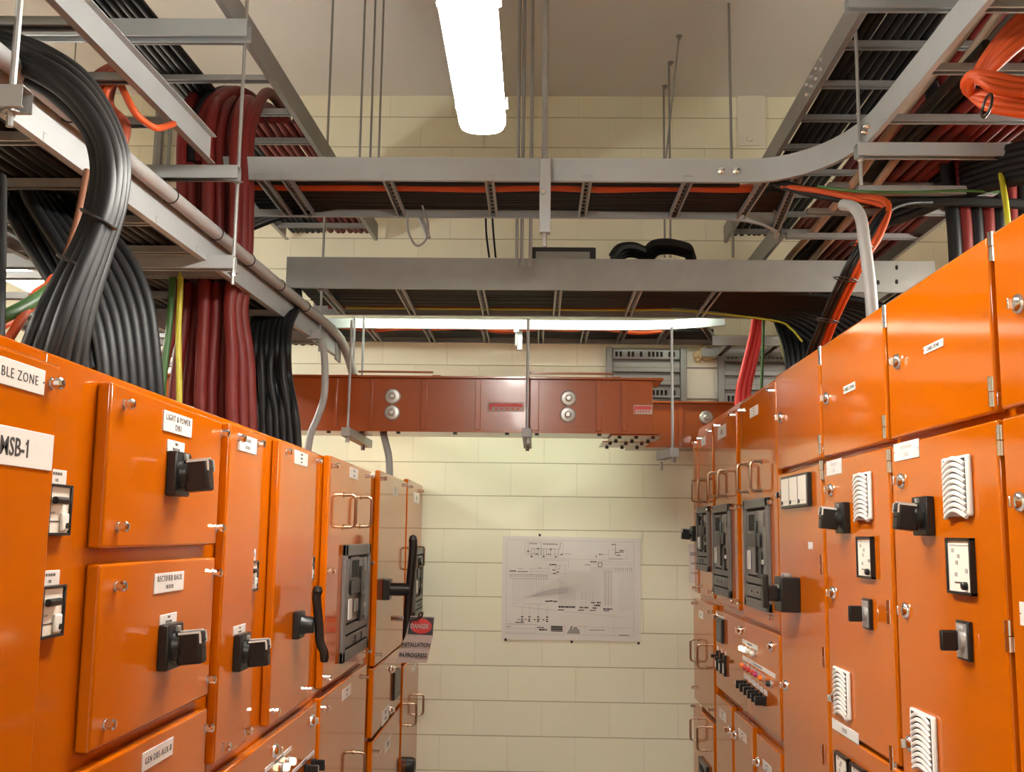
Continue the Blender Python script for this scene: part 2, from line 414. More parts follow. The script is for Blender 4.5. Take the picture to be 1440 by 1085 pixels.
def m_bigrotary():
    b = MB(); b.bb(0, .062, -.05, .05, -.055, .055, BLACK, .004); b.bb(.062, .100, -.018, .018, -.022, .028, BLACK, .004)
    b.bb(.094, .112, -.022, .022, -.045, .062, BLACK, .005); b.bb(.02, .045, -.02, .02, .055, .066, SILV, .002)
    b.bb(.062, .066, -.02, .02, .02, .03, SILV)
    return b.mesh('motor_rotary_handle')
def m_knob(r=.012, p=.03, m=BLACK):
    b = MB(); b.lathe([(r, 0), (r, p*.55), (r*.85, p*.9), (r*.5, p), (0, p)], (0,0,0), (1,0,0), m, 14); return b
def m_lens(m):
    b = MB(); b.lathe([(.013, 0), (.013, .006), (.0115, .007)], (0,0,0), (1,0,0), SILV, 16); b.lathe([(.0105, .006), (.0105, .016), (.008, .021), (0, .023)], (0,0,0), (1,0,0), m, 16)
    return b.mesh('indicator_lens')
def m_selector():
    b = MB(); b.bb(0, .012, -.014, .014, -.017, .017, BLACK, .002); b.box((.026, 0, 0), (.030, .010, .032), BLACK, .003); b.bb(.038, .0415, -.002, .002, 0, .014, WHITE)
    return b.mesh('selector_knob')
def m_fuse():
    b = MB(); b.bb(0, .012, -.013, .013, -.045, .045, BLACK, .002); b.bb(.012, .016, -.006, .006, -.030, .012, WHITE, .001); b.bb(.012, .034, -.010, .010, .012, .028, BLACK, .003)
    b.bb(0, .003, -.012, .012, .047, .063, WHITE)
    return b.mesh('toggle_switch')
SCREW, LOCK, HINGE, ISO, CAMSW, RELAY, VENT, LOOP = m_screw(), m_wing_lock(), m_hinge(), m_iso(), m_cam(), m_relay(), m_vent(), m_loop()
SELECT, FUSE = m_selector(), m_fuse()

# ---------------------------------------------------------------- the two rows of cabinets
XF = {'L': -.66, 'R': .85}; XB = {'L': -.684, 'R': .875}; SGN = {'L': 1, 'R': -1}; ROT = {'L': (0,0,0), 'R': (0,0,PI)}
TOPZ = {'L': EZ+.246, 'R': EZ+.578}; DEEP = {'L': -1.30, 'R': 1.50}
PLINTH = mat('plinth_paint', (.03, .03, .03), .5)

def cabinet(side, y0, y1, label):
    t = thing('switchboard_cabinet', ((XB[side]+DEEP[side])/2, (y0+y1)/2, 0), label, 'cabinet', None)
    t['side'] = side
    MB().bb(XB[side], DEEP[side], y0+.001, y1-.001, .1, TOPZ[side], ORANGE, .004).build('body', t)
    MB().bb(XB[side]-SGN[side]*.03, DEEP[side], y0+.001, y1-.001, 0, .1, PLINTH).build('plinth', t, label='black plinth under the cabinet')
    return t
def door(cab, side, xn, yt, yb, xf, name='door', zb=None, zt=None):
    """near top corner (xn, yt) and bottom yb of the near edge, xf of the far edge on the face of the row"""
    p = onX(xn, yt, XF[side]); y0 = p.y; z1 = p.z if zt is None else zt
    z0 = z_at(XF[side], y0, yb) if zb is None else zb
    y1 = onX(xf, yt+(752-yt)*(xf-xn)/(752-xn), XF[side]).y
    a = XB[side]; b = XF[side]
    return MB().bb(a+SGN[side]*.001, b, y0, y1, z0, z1, ORANGE, .005, 3).build(name, cab)
def at(side, x, y, back=False): return onX(x, y, XB[side] if back else XF[side])
def fit(parent, side, name, me, x, y, back=False, **k): return put(name, me, parent, at(side, x, y, back), ROT[side], **k)
def span(side, xn, y0, y1, xf, back=False):
    """centre, width and height of a fitting from its near edge (xn, y0..y1) and far edge xf"""
    X = XB[side] if back else XF[side]
    a = onX(xn, (y0+y1)/2, X); ym = (y0+y1)/2; b = onX(xf, ym+(752-ym)*(xf-xn)/(752-xn), X)
    h = abs(z_at(X, a.y, y0)-z_at(X, a.y, y1))
    return Vector((X, (a.y+b.y)/2, a.z)), abs(b.y-a.y), h
def fit_span(parent, side, name, maker, s, back=False, size=None, **k):
    c, w, h = span(side, *s, back=back)
    if size: w, h = size
    return put(name, maker(w, h), parent, c, ROT[side], **k)
def lab(parent, side, s, lines, back=False, **k):
    return fit_span(parent, side, 'label_plate', lambda w, h: m_label(w, h, lines, **k), s, back)
def near(parent, side, name, me, xn, y0, y1, half, back=False, **k):
    """a fitting of known half width whose near edge stands at xn"""
    X = XB[side] if back else XF[side]; p = onX(xn, (y0+y1)/2, X); return put(name, me, parent, (X, p.y+half, p.z), ROT[side], **k)
def screws(parent, side, pts, me=None, name='cover_screw'):
    for x, y in pts: fit(parent, side, name, me or SCREW, x, y)
def yb_of(side, x, y): return onX(x, y, XB[side]).y

# -- left row
S = 'L'
sy = [.35, yb_of(S, 62, 560), yb_of(S, 311, 650), yb_of(S, 448, 700), yb_of(S, 526, 720), yb_of(S, 573, 720), 6.185]
cA = cabinet(S, sy[0], sy[1], 'orange switchboard cabinet with the MSB-1 nameplate at the near end of its row')
dr = MB().bb(XB[S]+.001, XF[S], .36, onX(84, 512, XF[S]).y+.008, .12, onX(81, 512, XF[S]).z, ORANGE, .006, 3).build('door', cA)
def left_open(side, x_right, y0, y1, width):          # a plate that runs out of the frame: right edge and width known
    X = XF[side]; a = onX(x_right, (y0+y1)/2, X); h = z_at(X, a.y, y0)-z_at(X, a.y, y1); return Vector((X, a.y-width/2, a.z)), h
c, h = left_open(S, 61, 521, 556, .165); put('label_plate', m_label(.165, h, ['CABLE ZONE'], .42, -.006, fits=[(.0125, .125)]), dr, c)
c, h = left_open(S, 72.5, 612, 662, .215); put('nameplate', m_label(.215, h, ['MSB-1'], .46, .012, dots=False, fits=[(.024, .072)]), dr, c, label='white nameplate lettered MSB-1')
screws(dr, S, [(71, 539)])

cB = cabinet(S, sy[1], sy[2], 'orange switchboard cabinet with light and power panel above rectifier panel')
for (x, y0, y1, ly) in ((102, 684, 751, 672), (92.5, 821, 893, 811)):
    X = XB[S]+.012; p = onX(x, (y0+y1)/2, X)
    put('overload_relay', m_relay2(), cB, (XB[S], p.y-.036, p.z)); put('label_plate', m_label(.062, .021, [9, 3], dots=False), cB, (XB[S], p.y-.036, z_at(XB[S], p.y, ly)))
d = door(cB, S, 158, 536, 771, 313, 'upper_panel'); screws(d, S, [(174, 568), (311, 609), (165, 740), (304, 742)])
lab(d, S, (229, 575.5, 604.5, 268.5), ['LIGHT & POWER', 'DB1'], size=.64, bold=-.001, dots=False); lab(d, S, (234.5, 617, 634, 258), ['DB1', 'ISOLATOR'], dots=False, bold=-.005)
near(d, S, 'isolator_switch', ISO, 233, 634, 695, .04)
d = door(cB, S, 142, 793, 1060, 303, 'middle_panel'); screws(d, S, [(162, 823.5), (300, 805), (146, 1018), (291, 955)])
lab(d, S, (216, 806.5, 835, 257), ['RECTIFIER RACK', 7], size=.62, bold=-.001, dots=False); lab(d, S, (224, 865, 880, 247), ['DB1', 'ISOLATOR'], dots=False, bold=-.005)
near(d, S, 'isolator_switch', ISO, 221, 880, 942, .04)
d = door(cB, S, 121, 1084, 1200, 292, 'lower_panel', zb=.5); screws(d, S, [(288, 1023)])
lab(d, S, (199, 1059, 1086, 242), ['GEN DB5-AUX-B'], size=.38, bold=-.003, dots=False)

cC = cabinet(S, sy[2], sy[3], 'orange cabinet with two tall doors, black lever handle and indicator panel below')
d = door(cC, S, 325, 594, 1075, 366); screws(d, S, [(335, 616), (363, 624), (313, 1049), (344, 1027)])
lab(d, S, (334, 608.5, 632, 360), [8, 6], dots=False); lab(d, S, (327.6, 881, 894, 344), [4, 8], dots=False)
near(d, S, 'isolator_switch', ISO, 327, 893, 944, .04)
for x, y0, y1 in ((364, 786, 832), (442.5, 782, 815)):
    p = onX(x, (y0+y1)/2, XB[S]+.012); put('overload_relay', m_relay2(), cC, (XB[S], p.y-.036, p.z), label='white relay half hidden behind the door edge')
    put('label_plate', m_label(.07, .028, [8], dots=False), cC, (XB[S], p.y-.036, p.z+.05))
d = door(cC, S, 395, 617, 1022, 446); screws(d, S, [(402, 635), (445, 648), (384, 999.5), (431.5, 969)])
lab(d, S, (414, 632, 651, 432), [7, 7, 5], dots=False)
near(d, S, 'lever_handle', m_lever(), 411, 860, 899, .037, label='black lever handle')
p = onX(446, 986, XF[S]); q = sy[2]+.01
d = MB().bb(XB[S]+.001, XF[S], q, p.y, .5, p.z, ORANGE, .005, 3).build('indicator_panel', cC)
screws(d, S, [(386, 1055), (438, 1013)], LOCK, 'wing_lock')
lab(d, S, (372, 1080, 1087, 409), [22], dots=False); lab(d, S, (411, 1083, 1089, 441), [16], dots=False)
for x, y in ((396, 1078), (405, 1070)): fit(d, S, 'indicator_lens', m_lens(LWHITE), x, y, label='white lit indicator lens')
for x, y in ((428, 1083), (438, 1075)): fit(d, S, 'selector_knob', SELECT, x, y)

cD = cabinet(S, sy[3], sy[4], 'orange cabinet with two loop handles above a grey breaker window, by the lever cabinet')
d = door(cD, S, 464.7, 640, 969, 522.5); screws(d, S, [(470, 654.5), (520, 669), (464, 803), (520, 791), (459, 952), (516, 915)])
lab(d, S, (491.5, 656, 671, 503), [4, 4], dots=False)
for x, y in ((483, 718), (507, 719)): fit(d, S, 'loop_handle', LOOP, x, y)
fit_span(d, S, 'breaker_window', m_breaker, (479, 765, 933, 515), label='grey breaker window')
d = door(cD, S, 451, 982, 1100, 516, 'lower_door', zb=.14); screws(d, S, [(456, 995), (512, 951)])
lab(d, S, (481, 970, 986, 493), [4, 3], dots=False); fit(d, S, 'loop_handle', LOOP, 497, 1079)

cE = cabinet(S, sy[4], sy[5], 'orange cabinet with the long black lever that carries the danger tag')
d = door(cE, S, 535, 661, 937, 572); screws(d, S, [(539, 673), (570, 682), (532, 920)])
lab(d, S, (552, 684, 696, 559), [3, 3], dots=False)
LEVER = fit(d, S, 'long_lever_handle', m_longlever(), 540, 828, label='long black lever handle')
d = door(cE, S, 525.5, 940, 1038, 565, 'middle_door'); screws(d, S, [(550, 941), (549, 998)], LOCK, 'wing_lock')
fit_span(d, S, 'meter', lambda w, h: MB().bb(0, .012, -w/2, w/2, -h/2, h/2, BLACK, .002).bb(.012, .013, -w*.3, w*.3, -h*.3, h*.35, GREY).mesh('meter'), (552, 946, 985, 560))
lab(d, S, (537, 1000, 1021, 546), [4, 4])
d = door(cE, S, 524, 1043, 1100, 563, 'lower_door', zb=.14); screws(d, S, [(529, 1056)])
lab(d, S, (541, 1042, 1060, 549), [4])

cF = cabinet(S, sy[5], sy[6], 'last orange cabinet of its row, touching the block wall beside the danger tag')
d = door(cF, S, 574, 673, 1045, 594.5, zb=z_at(XF[S], onX(574, 673, XF[S]).y, 934)); screws(d, S, [(577, 684), (592, 690)])
lab(d, S, (581.6, 691, 706, 589), [2], dots=False)
fit_span(d, S, 'breaker_window', m_breaker, (581, 771, 868, 592), label='grey breaker window')
for x, y in ((574, 785), (586, 782)): fit(d, S, 'loop_handle', LOOP, x, y)
d = door(cF, S, 567, 937, 1100, 593.5, 'lower_door', zb=.14)
for x, y in ((574, 1004), (585, 990)): fit(d, S, 'loop_handle', LOOP, x, y)
fit(d, S, 'rotary_knob', m_knob(.045, .05).mesh('rotary_knob'), 571, 1076, label='black round knob')
lab(d, S, (579, 938, 946, 585), [2], dots=False)

# -- right row
S = 'R'
ry = [.9, *[onX(x, y, XF[S]).y-.004 for x, y in ((1387, 324), (1241, 428.7), (1151, 494), (1089.5, 535.5), (1001.3, 597))], 5.66]
c0 = cabinet(S, ry[0], ry[1], 'nearest orange cabinet of the taller row, with only its hinged edge in view')
c1 = cabinet(S, ry[1], ry[2], 'tall orange cabinet with white vents, isolator switch and square relay, nearest the camera')
c2 = cabinet(S, ry[2], ry[3], 'tall orange cabinet with small vents, between triple meter and nearest vented cabinets')
c3 = cabinet(S, ry[3], ry[4], 'orange cabinet with a white triple meter and big black rotary handle')
c4 = cabinet(S, ry[4], ry[5], 'orange cabinet with coloured indicator lamps under two breaker windows')
c5 = cabinet(S, ry[5], ry[6], 'last narrow orange cabinet of the taller row, hung with a white tag')
G = .004
def rdoor(cab, y0, y1, z1, z0, name='door'):
    return MB().bb(XB[S]-.001, XF[S], y0, y1, z0, z1, ORANGE, .006, 3).build(name, cab)
zt = TOPZ[S]-.006; zsplit = onX(1388, 588, XF[S]).z
g = .014
def hinges(dp, cab, x, ys):
    for y in ys: 
        p = onX(x, y, XF[S]+.006); put('hinge', HINGE, dp, p, ROT[S])
d = rdoor(c0, ry[0]+.005, ry[1]-.018, zt, zsplit+.008, 'upper_door'); fit(d, S, 'wing_lock', LOCK, 1434, 427)
d = rdoor(c0, ry[0]+.005, ry[1]-.018, zsplit-.006, .14, 'lower_door'); fit(d, S, 'wing_lock', LOCK, 1436, 705)
lab(d, S, (1470, 850, 885, 1435.5), [6, 4])
d = rdoor(c1, ry[1]+.005, ry[2]-.018, zt, zsplit+.008, 'upper_door'); hinges(d, c1, 1399, (347, 551)); fit(d, S, 'wing_lock', LOCK, 1263, 508)
lab(d, S, (1327, 475, 486, 1300), ['CABLE ZONE'], size=.5)
d = rdoor(c1, ry[1]+.005, ry[2]-.018, zsplit-.006, .14, 'lower_door'); hinges(d, c1, 1411, (619,)); hinges(d, c1, 1423, (894,))
lab(d, S, (1293, 616, 642, 1258), [10, 4], ink=GREYINK)
screws(d, S, [(1268.6, 675.7), (1275, 858), (1281, 1045)], LOCK, 'wing_lock')
fit_span(d, S, 'vent_grille', m_vent, (1369, 637.5, 725, 1331)); near(d, S, 'isolator_switch', m_iso(.084), 1315, 697, 753, .042)
fit_span(d, S, 'protection_relay', m_relay, (1373, 756, 838, 1338)); near(d, S, 'rotary_control_switch', CAMSW, 1369, 877, 928, .030)
fit_span(d, S, 'vent_grille', m_vent, (1320, 1008, 1096, 1286))
d = rdoor(c2, ry[2]+.005, ry[3]-.018, zt, zsplit+.008, 'upper_door'); hinges(d, c2, 1247.5, (445, 600)); fit(d, S, 'wing_lock', LOCK, 1163.5, 560)
lab(d, S, (1203, 536, 547, 1187), ['CABLE ZONE'], size=.5)
p2 = onX(1172, 1022, XF[S])
d = rdoor(c2, ry[2]+.005, ry[3]-.018, zsplit-.006, p2.z+.006, 'lower_door'); hinges(d, c2, 1254, (648, 860)); hinges(d, c2, 1258, (1065,))
lab(d, S, (1184, 643.6, 665, 1163), [8, 4], ink=GREYINK)
screws(d, S, [(1169, 688.6), (1172.5, 833), (1174.5, 981)], LOCK, 'wing_lock')
fit_span(d, S, 'vent_grille', m_vent, (1228, 662, 730, 1204.5)); near(d, S, 'isolator_switch', m_iso(.084), 1196, 706, 749, .042)
fit_span(d, S, 'protection_relay', m_relay, (1231, 754, 814, 1210)); near(d, S, 'rotary_control_switch', CAMSW, 1228, 845, 883, .030)
fit_span(d, S, 'vent_grille', m_vent, (1198, 944.5, 1013, 1176))
lab(d, S, (1208, 1031, 1047, 1171), [5], dots=False)
d = rdoor(c2, ry[2]+.005, ry[3]-.018, p2.z-.004, .14, 'bottom_door')
fit_span(d, S, 'protection_relay', m_relay, (1197, 1067, 1105, 1179)); fit_span(d, S, 'protection_relay', m_relay, (1221, 1084, 1122, 1201))
d = rdoor(c3, ry[3]+.005, ry[4]-.006, zt, zsplit+.008, 'upper_door'); hinges(d, c3, 1156, (500, 625)); fit(d, S, 'wing_lock', LOCK, 1098.5, 587)
d = rdoor(c3, ry[3]+.005, ry[4]-.006, zsplit-.006, .14, 'lower_door'); hinges(d, c3, 1158.5, (661, 793)); hinges(d, c3, 1162, (923, 1060))
fit_span(d, S, 'triple_meter', m_meter3, (1142, 663, 711, 1103.5), label='black framed triple white meter'); screws(d, S, [(1100, 696), (1106, 963)], LOCK, 'wing_lock')
near(d, S, 'rotary_handle', m_bigrotary(), 1126, 812, 861, .05, label='large black rotary handle')
fit_span(d, S, 'sticker', lambda w, h: MB().bb(0, .001, -w/2, w/2, -h/2, h/2, WHITE).mesh('sticker'), (1143, 762, 772, 1137), label='small torn white sticker')

d = door(c4, S, 1089.5, 535.5, 887, 1039.5); screws(d, S, [(1084, 549), (1086, 706), (1088, 868), (1042, 577), (1040, 712), (1042, 848)])
lab(d, S, (1066, 568, 582, 1055), [3, 3, 3], dots=False)
for x, y in ((1052, 672), (1071, 669)): fit(d, S, 'loop_handle', LOOP, x, y)
fit_span(d, S, 'breaker_window', m_breaker, (1085, 698, 861, 1050.5), label='grey breaker window')
d = door(c4, S, 1034.5, 575, 858, 1004); screws(d, S, [(1030, 583), (1032, 714), (1033, 845), (1008, 598), (1006, 716), (1007, 834)])
lab(d, S, (1021, 595, 613, 1010), [3], dots=False)
for x, y in ((1009, 681), (1023, 679)): fit(d, S, 'loop_handle', LOOP, x, y)
fit_span(d, S, 'breaker_window', m_breaker, (1029.5, 707, 841, 1005), label='grey breaker window')
d = door(c4, S, 1095.5, 893, 1041, 1006, 'indicator_panel'); screws(d, S, [(1041, 886), (1085, 908.5), (1009.5, 866)], LOCK, 'wing_lock')
fit_span(d, S, 'meter', lambda w, h: MB().bb(0, .014, -w/2, w/2, -h/2, h/2, BLACK, .002).bb(.014, .015, -w*.3, w*.3, -h*.38, h*.3, GREY).bb(0, .003, -w/2, w/2, h*.52, h*.60, WHITE).mesh('meter'), (1019, 871, 905, 1011), label='tall black meter')
for x, y in ((1010, 928), (1015.5, 932), (1021, 936)): fit(d, S, 'toggle_switch', FUSE, x, y)
lab(d, S, (1066, 908, 915, 1044.5), [14], dots=False)
for x, y in ((1046, 911), (1051, 913)): fit(d, S, 'indicator_lens', m_lens(LWHITE), x, y, label='lit white indicator lens')
for x, y in ((1056, 915.5), (1062, 919)): fit(d, S, 'indicator_lens', m_lens(OFFW), x, y, label='unlit white indicator lens')
lab(d, S, (1090.5, 947, 954, 1045), [26], dots=False)
for x, y, m, n in ((1047.5, 935, LORG, 'amber'), (1052, 938, LRED, 'red'), (1057, 941, LRED, 'red'), (1062.5, 945, LRED, 'red'), (1067, 948, LMAG, 'magenta'), (1074, 953, LORG, 'amber')):
    fit(d, S, 'indicator_lens', m_lens(m), x, y, label=n+' indicator lens')
fit(d, S, 'indicator_lens', m_lens(BLACK), 1085, 961, label='black push button')
for k in range(6):
    x = 1049+k*5.6; y = 962+k*4.6; fit(d, S, 'selector_knob', SELECT, x, y)
    fit_span(d, S, 'label_plate', lambda w, h: MB().bb(0, .002, -w/2, w/2, -h/2, h/2, WHITE).mesh('label_plate'), (x+2, y-14, y-6.5, x-2.4))
for s, name in (((1029, 994, 1100, 1006.5), 'left_door'), ((1058.5, 1022, 1100, 1032), 'middle_door'), ((1097.6, 1060, 1120, 1063.5), 'right_door')):
    d = door(c4, S, *s, name='lower_door', zb=.14)
    x = {1029: (1021.4, 1003, 1016.6, 1012), 1058.5: (1050, 1033, 1046, 1039), 1097.6: (1085, 1078, 1092, 1073)}[s[0]]
    lab(d, S, x, [4, 3], dots=False)
    fit(d, S, 'wing_lock', LOCK, *{1029: (1026, 1026), 1058.5: (1034.5, 1033), 1097.6: (1066.5, 1071)}[s[0]])
d = door(c5, S, 1001, 597, 842, 981.5); screws(d, S, [(998, 606), (998, 717), (999, 832), (983.5, 616), (983, 718), (984, 824)])
lab(d, S, (992, 613, 625, 987), [2], dots=False)
for x, y in ((984, 690), (993.5, 689)): fit(d, S, 'loop_handle', LOOP, x, y)
fit_span(d, S, 'breaker_window', m_breaker, (999, 711, 804, 982.5), label='grey breaker window')
d = door(c5, S, 980, 618, 834, 974.5); screws(d, S, [(977.5, 622), (978, 826)])
fit(d, S, 'rotary_handle', ISO, 977, 750, label='black rotary handle')
d = door(c5, S, 1003, 851, 1011, 975, 'middle_door'); screws(d, S, [(976.5, 848), (999, 860), (977, 966)])
lab(d, S, (989, 860, 871, 983), [2], dots=False)
for x, y in ((982.5, 914), (992.5, 922)): fit(d, S, 'loop_handle', LOOP, x, y)
d = door(c5, S, 1003.5, 1018, 1100, 975, 'lower_door', zb=.14); screws(d, S, [(976, 992), (1000, 998)])
for x, y in ((982.5, 1025), (992.5, 1038)): fit(d, S, 'loop_handle', LOOP, x, y)
fit_span(d, S, 'breaker_window', m_breaker, (998, 1078, 1130, 986), label='grey breaker window')

# -- tags hung on the handles
t = thing('warning_tag', onY(590, 900, 4.55), 'DANGER installation in progress tag hanging from the long black lever', 'tag')
def tagq(pts, off, m, b): b.prism([onY(x, y, Y) for x, y, Y in pts], off, m)
o = (0, .0025, 0); Yt = 4.55
b = MB(); tagq([(571.5, 890, Yt), (577, 865.5, Yt), (611, 867, Yt), (608, 897, Yt), (600, 932, Yt), (556, 931, Yt)], o, SIGNW, b); b.build('board', t)
b = MB(); tagq([(576.5, 867, Yt-.003), (610, 868.5, Yt-.003), (608.3, 893, Yt-.003), (573, 891, Yt-.003)], o, INK, b)
cc = onY(592, 880, Yt-.006); ex = onY(607, 880.6, Yt-.006)-cc
b.prism([cc+ex*math.cos(a)+Vector((0, 0, .032))*math.sin(a) for a in [2*PI*k/28 for k in range(28)]], (0, .002, 0), SIGNRED)
b.build('danger_header', t, label='black header with red oval')
def tagtext(s, x, y, size, m, shear=0, bold=.03):
    p = onY(x, y, Yt-.009); M = Matrix.Translation(p) @ Matrix(((1, shear, 0, 0), (0, 0, -1, 0), (-.02, 1, 0, 0), (0, 0, 0, 1)))
    MB().text(s, .02, M, m, bold=bold, fit=size).build('lettering', t)
tagtext('DANGER', 590.5, 880, (.021, .078), SIGNW, .06); tagtext('INSTALLATION', 584.5, 906, (.0175, .122), INK, .1); tagtext('IN PROGRESS', 581, 920.5, (.0175, .116), INK, .1)
b = MB(); b.tube(spline([onY(588, 868, Yt-.004), onY(590, 863, Yt-.03), onY(594, 861, Yt-.01), onY(593, 866, Yt), onY(586, 871, Yt-.02), onY(577, 872, Yt-.02)]), .0035, BLACK, 6); b.build('tie', t, label='black tie through the lever')
b = MB(); y5 = onX(972, 790, .85).y-.12
for dx, dz, w, h, m, k in ((0, 0, .055, .20, WHITE, 0), (0, .05, .04, .02, GREYINK, .002), (0, 0, .035, .012, GREYINK, .002), (0, -.05, .03, .01, GREYINK, .002)):
    b.box((onY(976, 792, y5).x+dx, y5-k, onY(976, 792, y5).z+dz), (w, .002, h), m)
b.build('hanging_tag', None, label='white paper tag hanging from the far rotary handle of the taller row', cat='tag')
# ---------------------------------------------------------------- overhead: ladder trays, struts, rods
def cprof(h, w, t=.003): return [(0, 0), (w, 0), (w, t), (math.copysign(t, w), t), (math.copysign(t, w), h-t), (w, h-t), (w, h), (0, h)]
def rung_mb(p, q, w=.036, h=.022, slots=True, m=STEEL):
    """a slotted channel rung, open downwards, from p to q"""
    p, q = Vector(p), Vector(q); b = MB(); a = w/2; t = .0025
    b.sweep([p, q], [(-a, 0), (-a+.008, 0), (-a+.008, t), (-a+t, t), (-a+t, h-t), (a-t, h-t), (a-t, t), (a-.008, t), (a-.008, 0), (a, 0), (a, h), (-a, h)], m)
    if slots:
        L = (q-p).length; dirn = (q-p)/L; n = int(L/.045); nr = Vector((-dirn.y, dirn.x, 0))
        for k in range(n):
            c = p+dirn*((k+.5)*L/n)+Vector((0, 0, h-t-.0015)); e = dirn*.013; f = nr*.006
            b.prism([c-e-f, c+e-f, c+e+f, c-e+f], (0, 0, .001), DARK)
    return b
def tray(label, railA, railB, z, h, rungs, w=(.022, -.022), m=STEEL, slots=False, rm=None, name='cable_tray'):
    c = Vector(railA[0]+(0,)) if len(railA[0]) == 2 else Vector(railA[0])
    t = thing(name, (c.x, c.y, z), label, 'cable tray', 'ladder trays above the switchboards')
    for rail, ww in ((railA, w[0]), (railB, w[1])):
        if rail: MB().sweep([(x, y, z) for x, y in rail], cprof(h, ww), m).build('side_rail', t)
    for (p, q) in rungs: rung_mb((*p, z+.002), (*q, z+.002), slots=slots, m=rm or STEEL).build('rung', t)
    return t
def strut(label, p, q, s=.041, m=PAINTED):
    t = thing('support_strut', p, label, 'strut', 'channel struts carrying the trays'); p, q = Vector(p), Vector(q); k = .0025; a = s/2
    MB().sweep([p, q], [(-a, 0), (-a+.010, 0), (-a+.010, k), (-a+k, k), (-a+k, s-k), (a-k, s-k), (a-k, k), (a-.010, k), (a-.010, 0), (a, 0), (a, s), (-a, s)], m).build('channel', t)
    return t
def rod(label, x, y, z0, z1, r=.005, nuts=(), m=STEEL, group='threaded suspension rods'):
    t = thing('threaded_rod', (x, y, z0), label, 'rod', group); MB().cyl((x, y, z0), (x, y, z1), r, m, 8).build('rod', t)
    for z in nuts: MB().lathe([(.019, -.002), (.019, .001)], (x, y, z), (0,0,-1), STEEL, 4).lathe([(.0095, 0), (.0095, .010)], (x, y, z), (0,0,-1), CHROME, 6).build('nut', t)
    return t
def lin(a, b, t): return a+(b-a)*t

# -- tray A, low over the left row (both rails drift a little towards the aisle)
za = EZ+.905
def ax(y): return -1.185+(y-2)*.046
AW = .62
def ladder_y(label, fx, width, z, h, y0, y1, rys, outward=False, **k):
    """a ladder running away from the camera; fx(y) is the rail on the aisle side, width signed towards the wall"""
    s = 1 if width > 0 else -1
    w = .022*(1 if s > 0 else -1)          # left of travel (+Y) is -X
    ra = [(fx(y0), y0), (fx(y1), y1)]; rb = [(fx(y0)+width, y0), (fx(y1)+width, y1)]
    wi = w if outward else -w
    return tray(label, ra, rb, z, h, [((fx(y), y), (fx(y)+width, y)) for y in rys], w=(wi, -wi), **k)
ladder_y('pale ladder low over the left cabinets, grey conduit clipped along its rail', ax, -AW, za, .14, .9, 5.35, [1.05+.33*k for k in range(13)], m=PAINTED)
zb_ = EZ+1.205
def bx(y): return -1.14+(y-2.24)*.043
ladder_y('pale cable ladder cut short above the left cabinets, with its end facing the wall', bx, -.5, zb_, .095, .9, 3.33, [1.15+.31*k for k in range(7)], outward=True, m=PAINTED)
zc = EZ+1.75
def cx(y): return -1.06+(y-3.3)*.033
ladder_y('highest grey ladder on the left, filled with black and red cables', cx, -.56, zc, .10, 1.4, 6.15, [1.6+.33*k for k in range(14)])
def r2x(y): return 1.075+(y-3.3)*.014
ladder_y('highest grey ladder on the right, filled with black and red cables', r2x, .56, zc, .10, 1.4, 6.15, [1.6+.335*k for k in range(14)])
y0_ = 3.85
R2 = [o for o in COL.objects if o.get('label') == 'highest grey ladder on the right, filled with black and red cables'][0]
for k in range(4):
    for z in (.03, .07):
        y = y0_+k*.075; MB().lathe([(.011, 0), (.009, .010)], (r2x(y)-.001, y, zc+z), (-1, 0, 0), SILV, 8).build('bolt', R2)
zt1 = EZ+1.35; h1 = .092
# right tray that swings round into the first transverse tray
arc = [(1.13, .9), (1.128, 2.5), (1.128, 3.2)]
arc = [(-1.25, 3.9), (.80, 3.9)]
for k in range(1, 11):
    a = k/10*PI/2; arc.append((.80+.33*math.sin(a), 3.9-.0-.50*(1-math.cos(a))))
arc += [(1.13, 3.2), (1.128, 2.4), (1.125, .9)]
back = [(-1.25, 4.39), (.72, 4.385)]+[(.72+.36*math.sin(k/6*PI/2), 4.385+.30*(1-math.cos(k/6*PI/2))) for k in range(1, 7)]
rx1 = [onZ(x, 258, zt1).x for x in (404, 545, 688, 826, 968, 1075)]
T1 = tray('grey cable ladder crossing the aisle behind the lamp, bending towards the camera on the right', arc, back, zt1, h1,
          [((x, 3.9), (x, 4.385)) for x in (-1.08, *rx1)]+[((.985, 3.87), (1.06, 4.6))], w=(-.0+.018, -.018), m=PAINTED, slots=True)
for x, y in ((1014, 240), (1035, 240)):
    p = onY(x, y, 3.898); MB().lathe([(.016, 0), (.014, .006), (.006, .010), (0, .010)], p, (0, -1, 0), CHROME, 12).build('bolt', T1)
for x, y in ((1222, 178), (1219, 186)):
    p = onX(x, y, 1.127); MB().lathe([(.011, 0), (.009, .014), (.004, .02)], p, (-1, 0, 0), CHROME, 10).build('bolt', T1)
ry1 = [onZ(1330, y, zt1).y for y in (15, 103, 173, 267, 303, 337)]
tray('grey cable ladder over the right cabinets carrying orange and dark red cables', [(1.74, .9), (1.74, 5.6)], [(1.10, 4.62), (1.10, 5.6)], zt1, h1,
     [((1.13, y), (1.74, y)) for y in (1.5, 1.8, *ry1)], w=(.018, -.018), m=STEEL)
zt2 = EZ+1.145; h2 = .15
rx2 = [onZ(x, 406, zt2).x for x in (449, 560, 675, 786, 900, 1014)]
T2 = tray('deep grey cable ladder crossing the aisle in front of the busbar trunking', [(-1.19, 4.84), (1.86, 4.84)], [(-1.19, 5.47), (1.86, 5.47)], zt2, h2,
     [((x, 4.85), (x, 5.46)) for x in (*rx2, 1.3, 1.7)], w=(.02, -.02), m=STEEL, slots=True, rm=PAINTED)
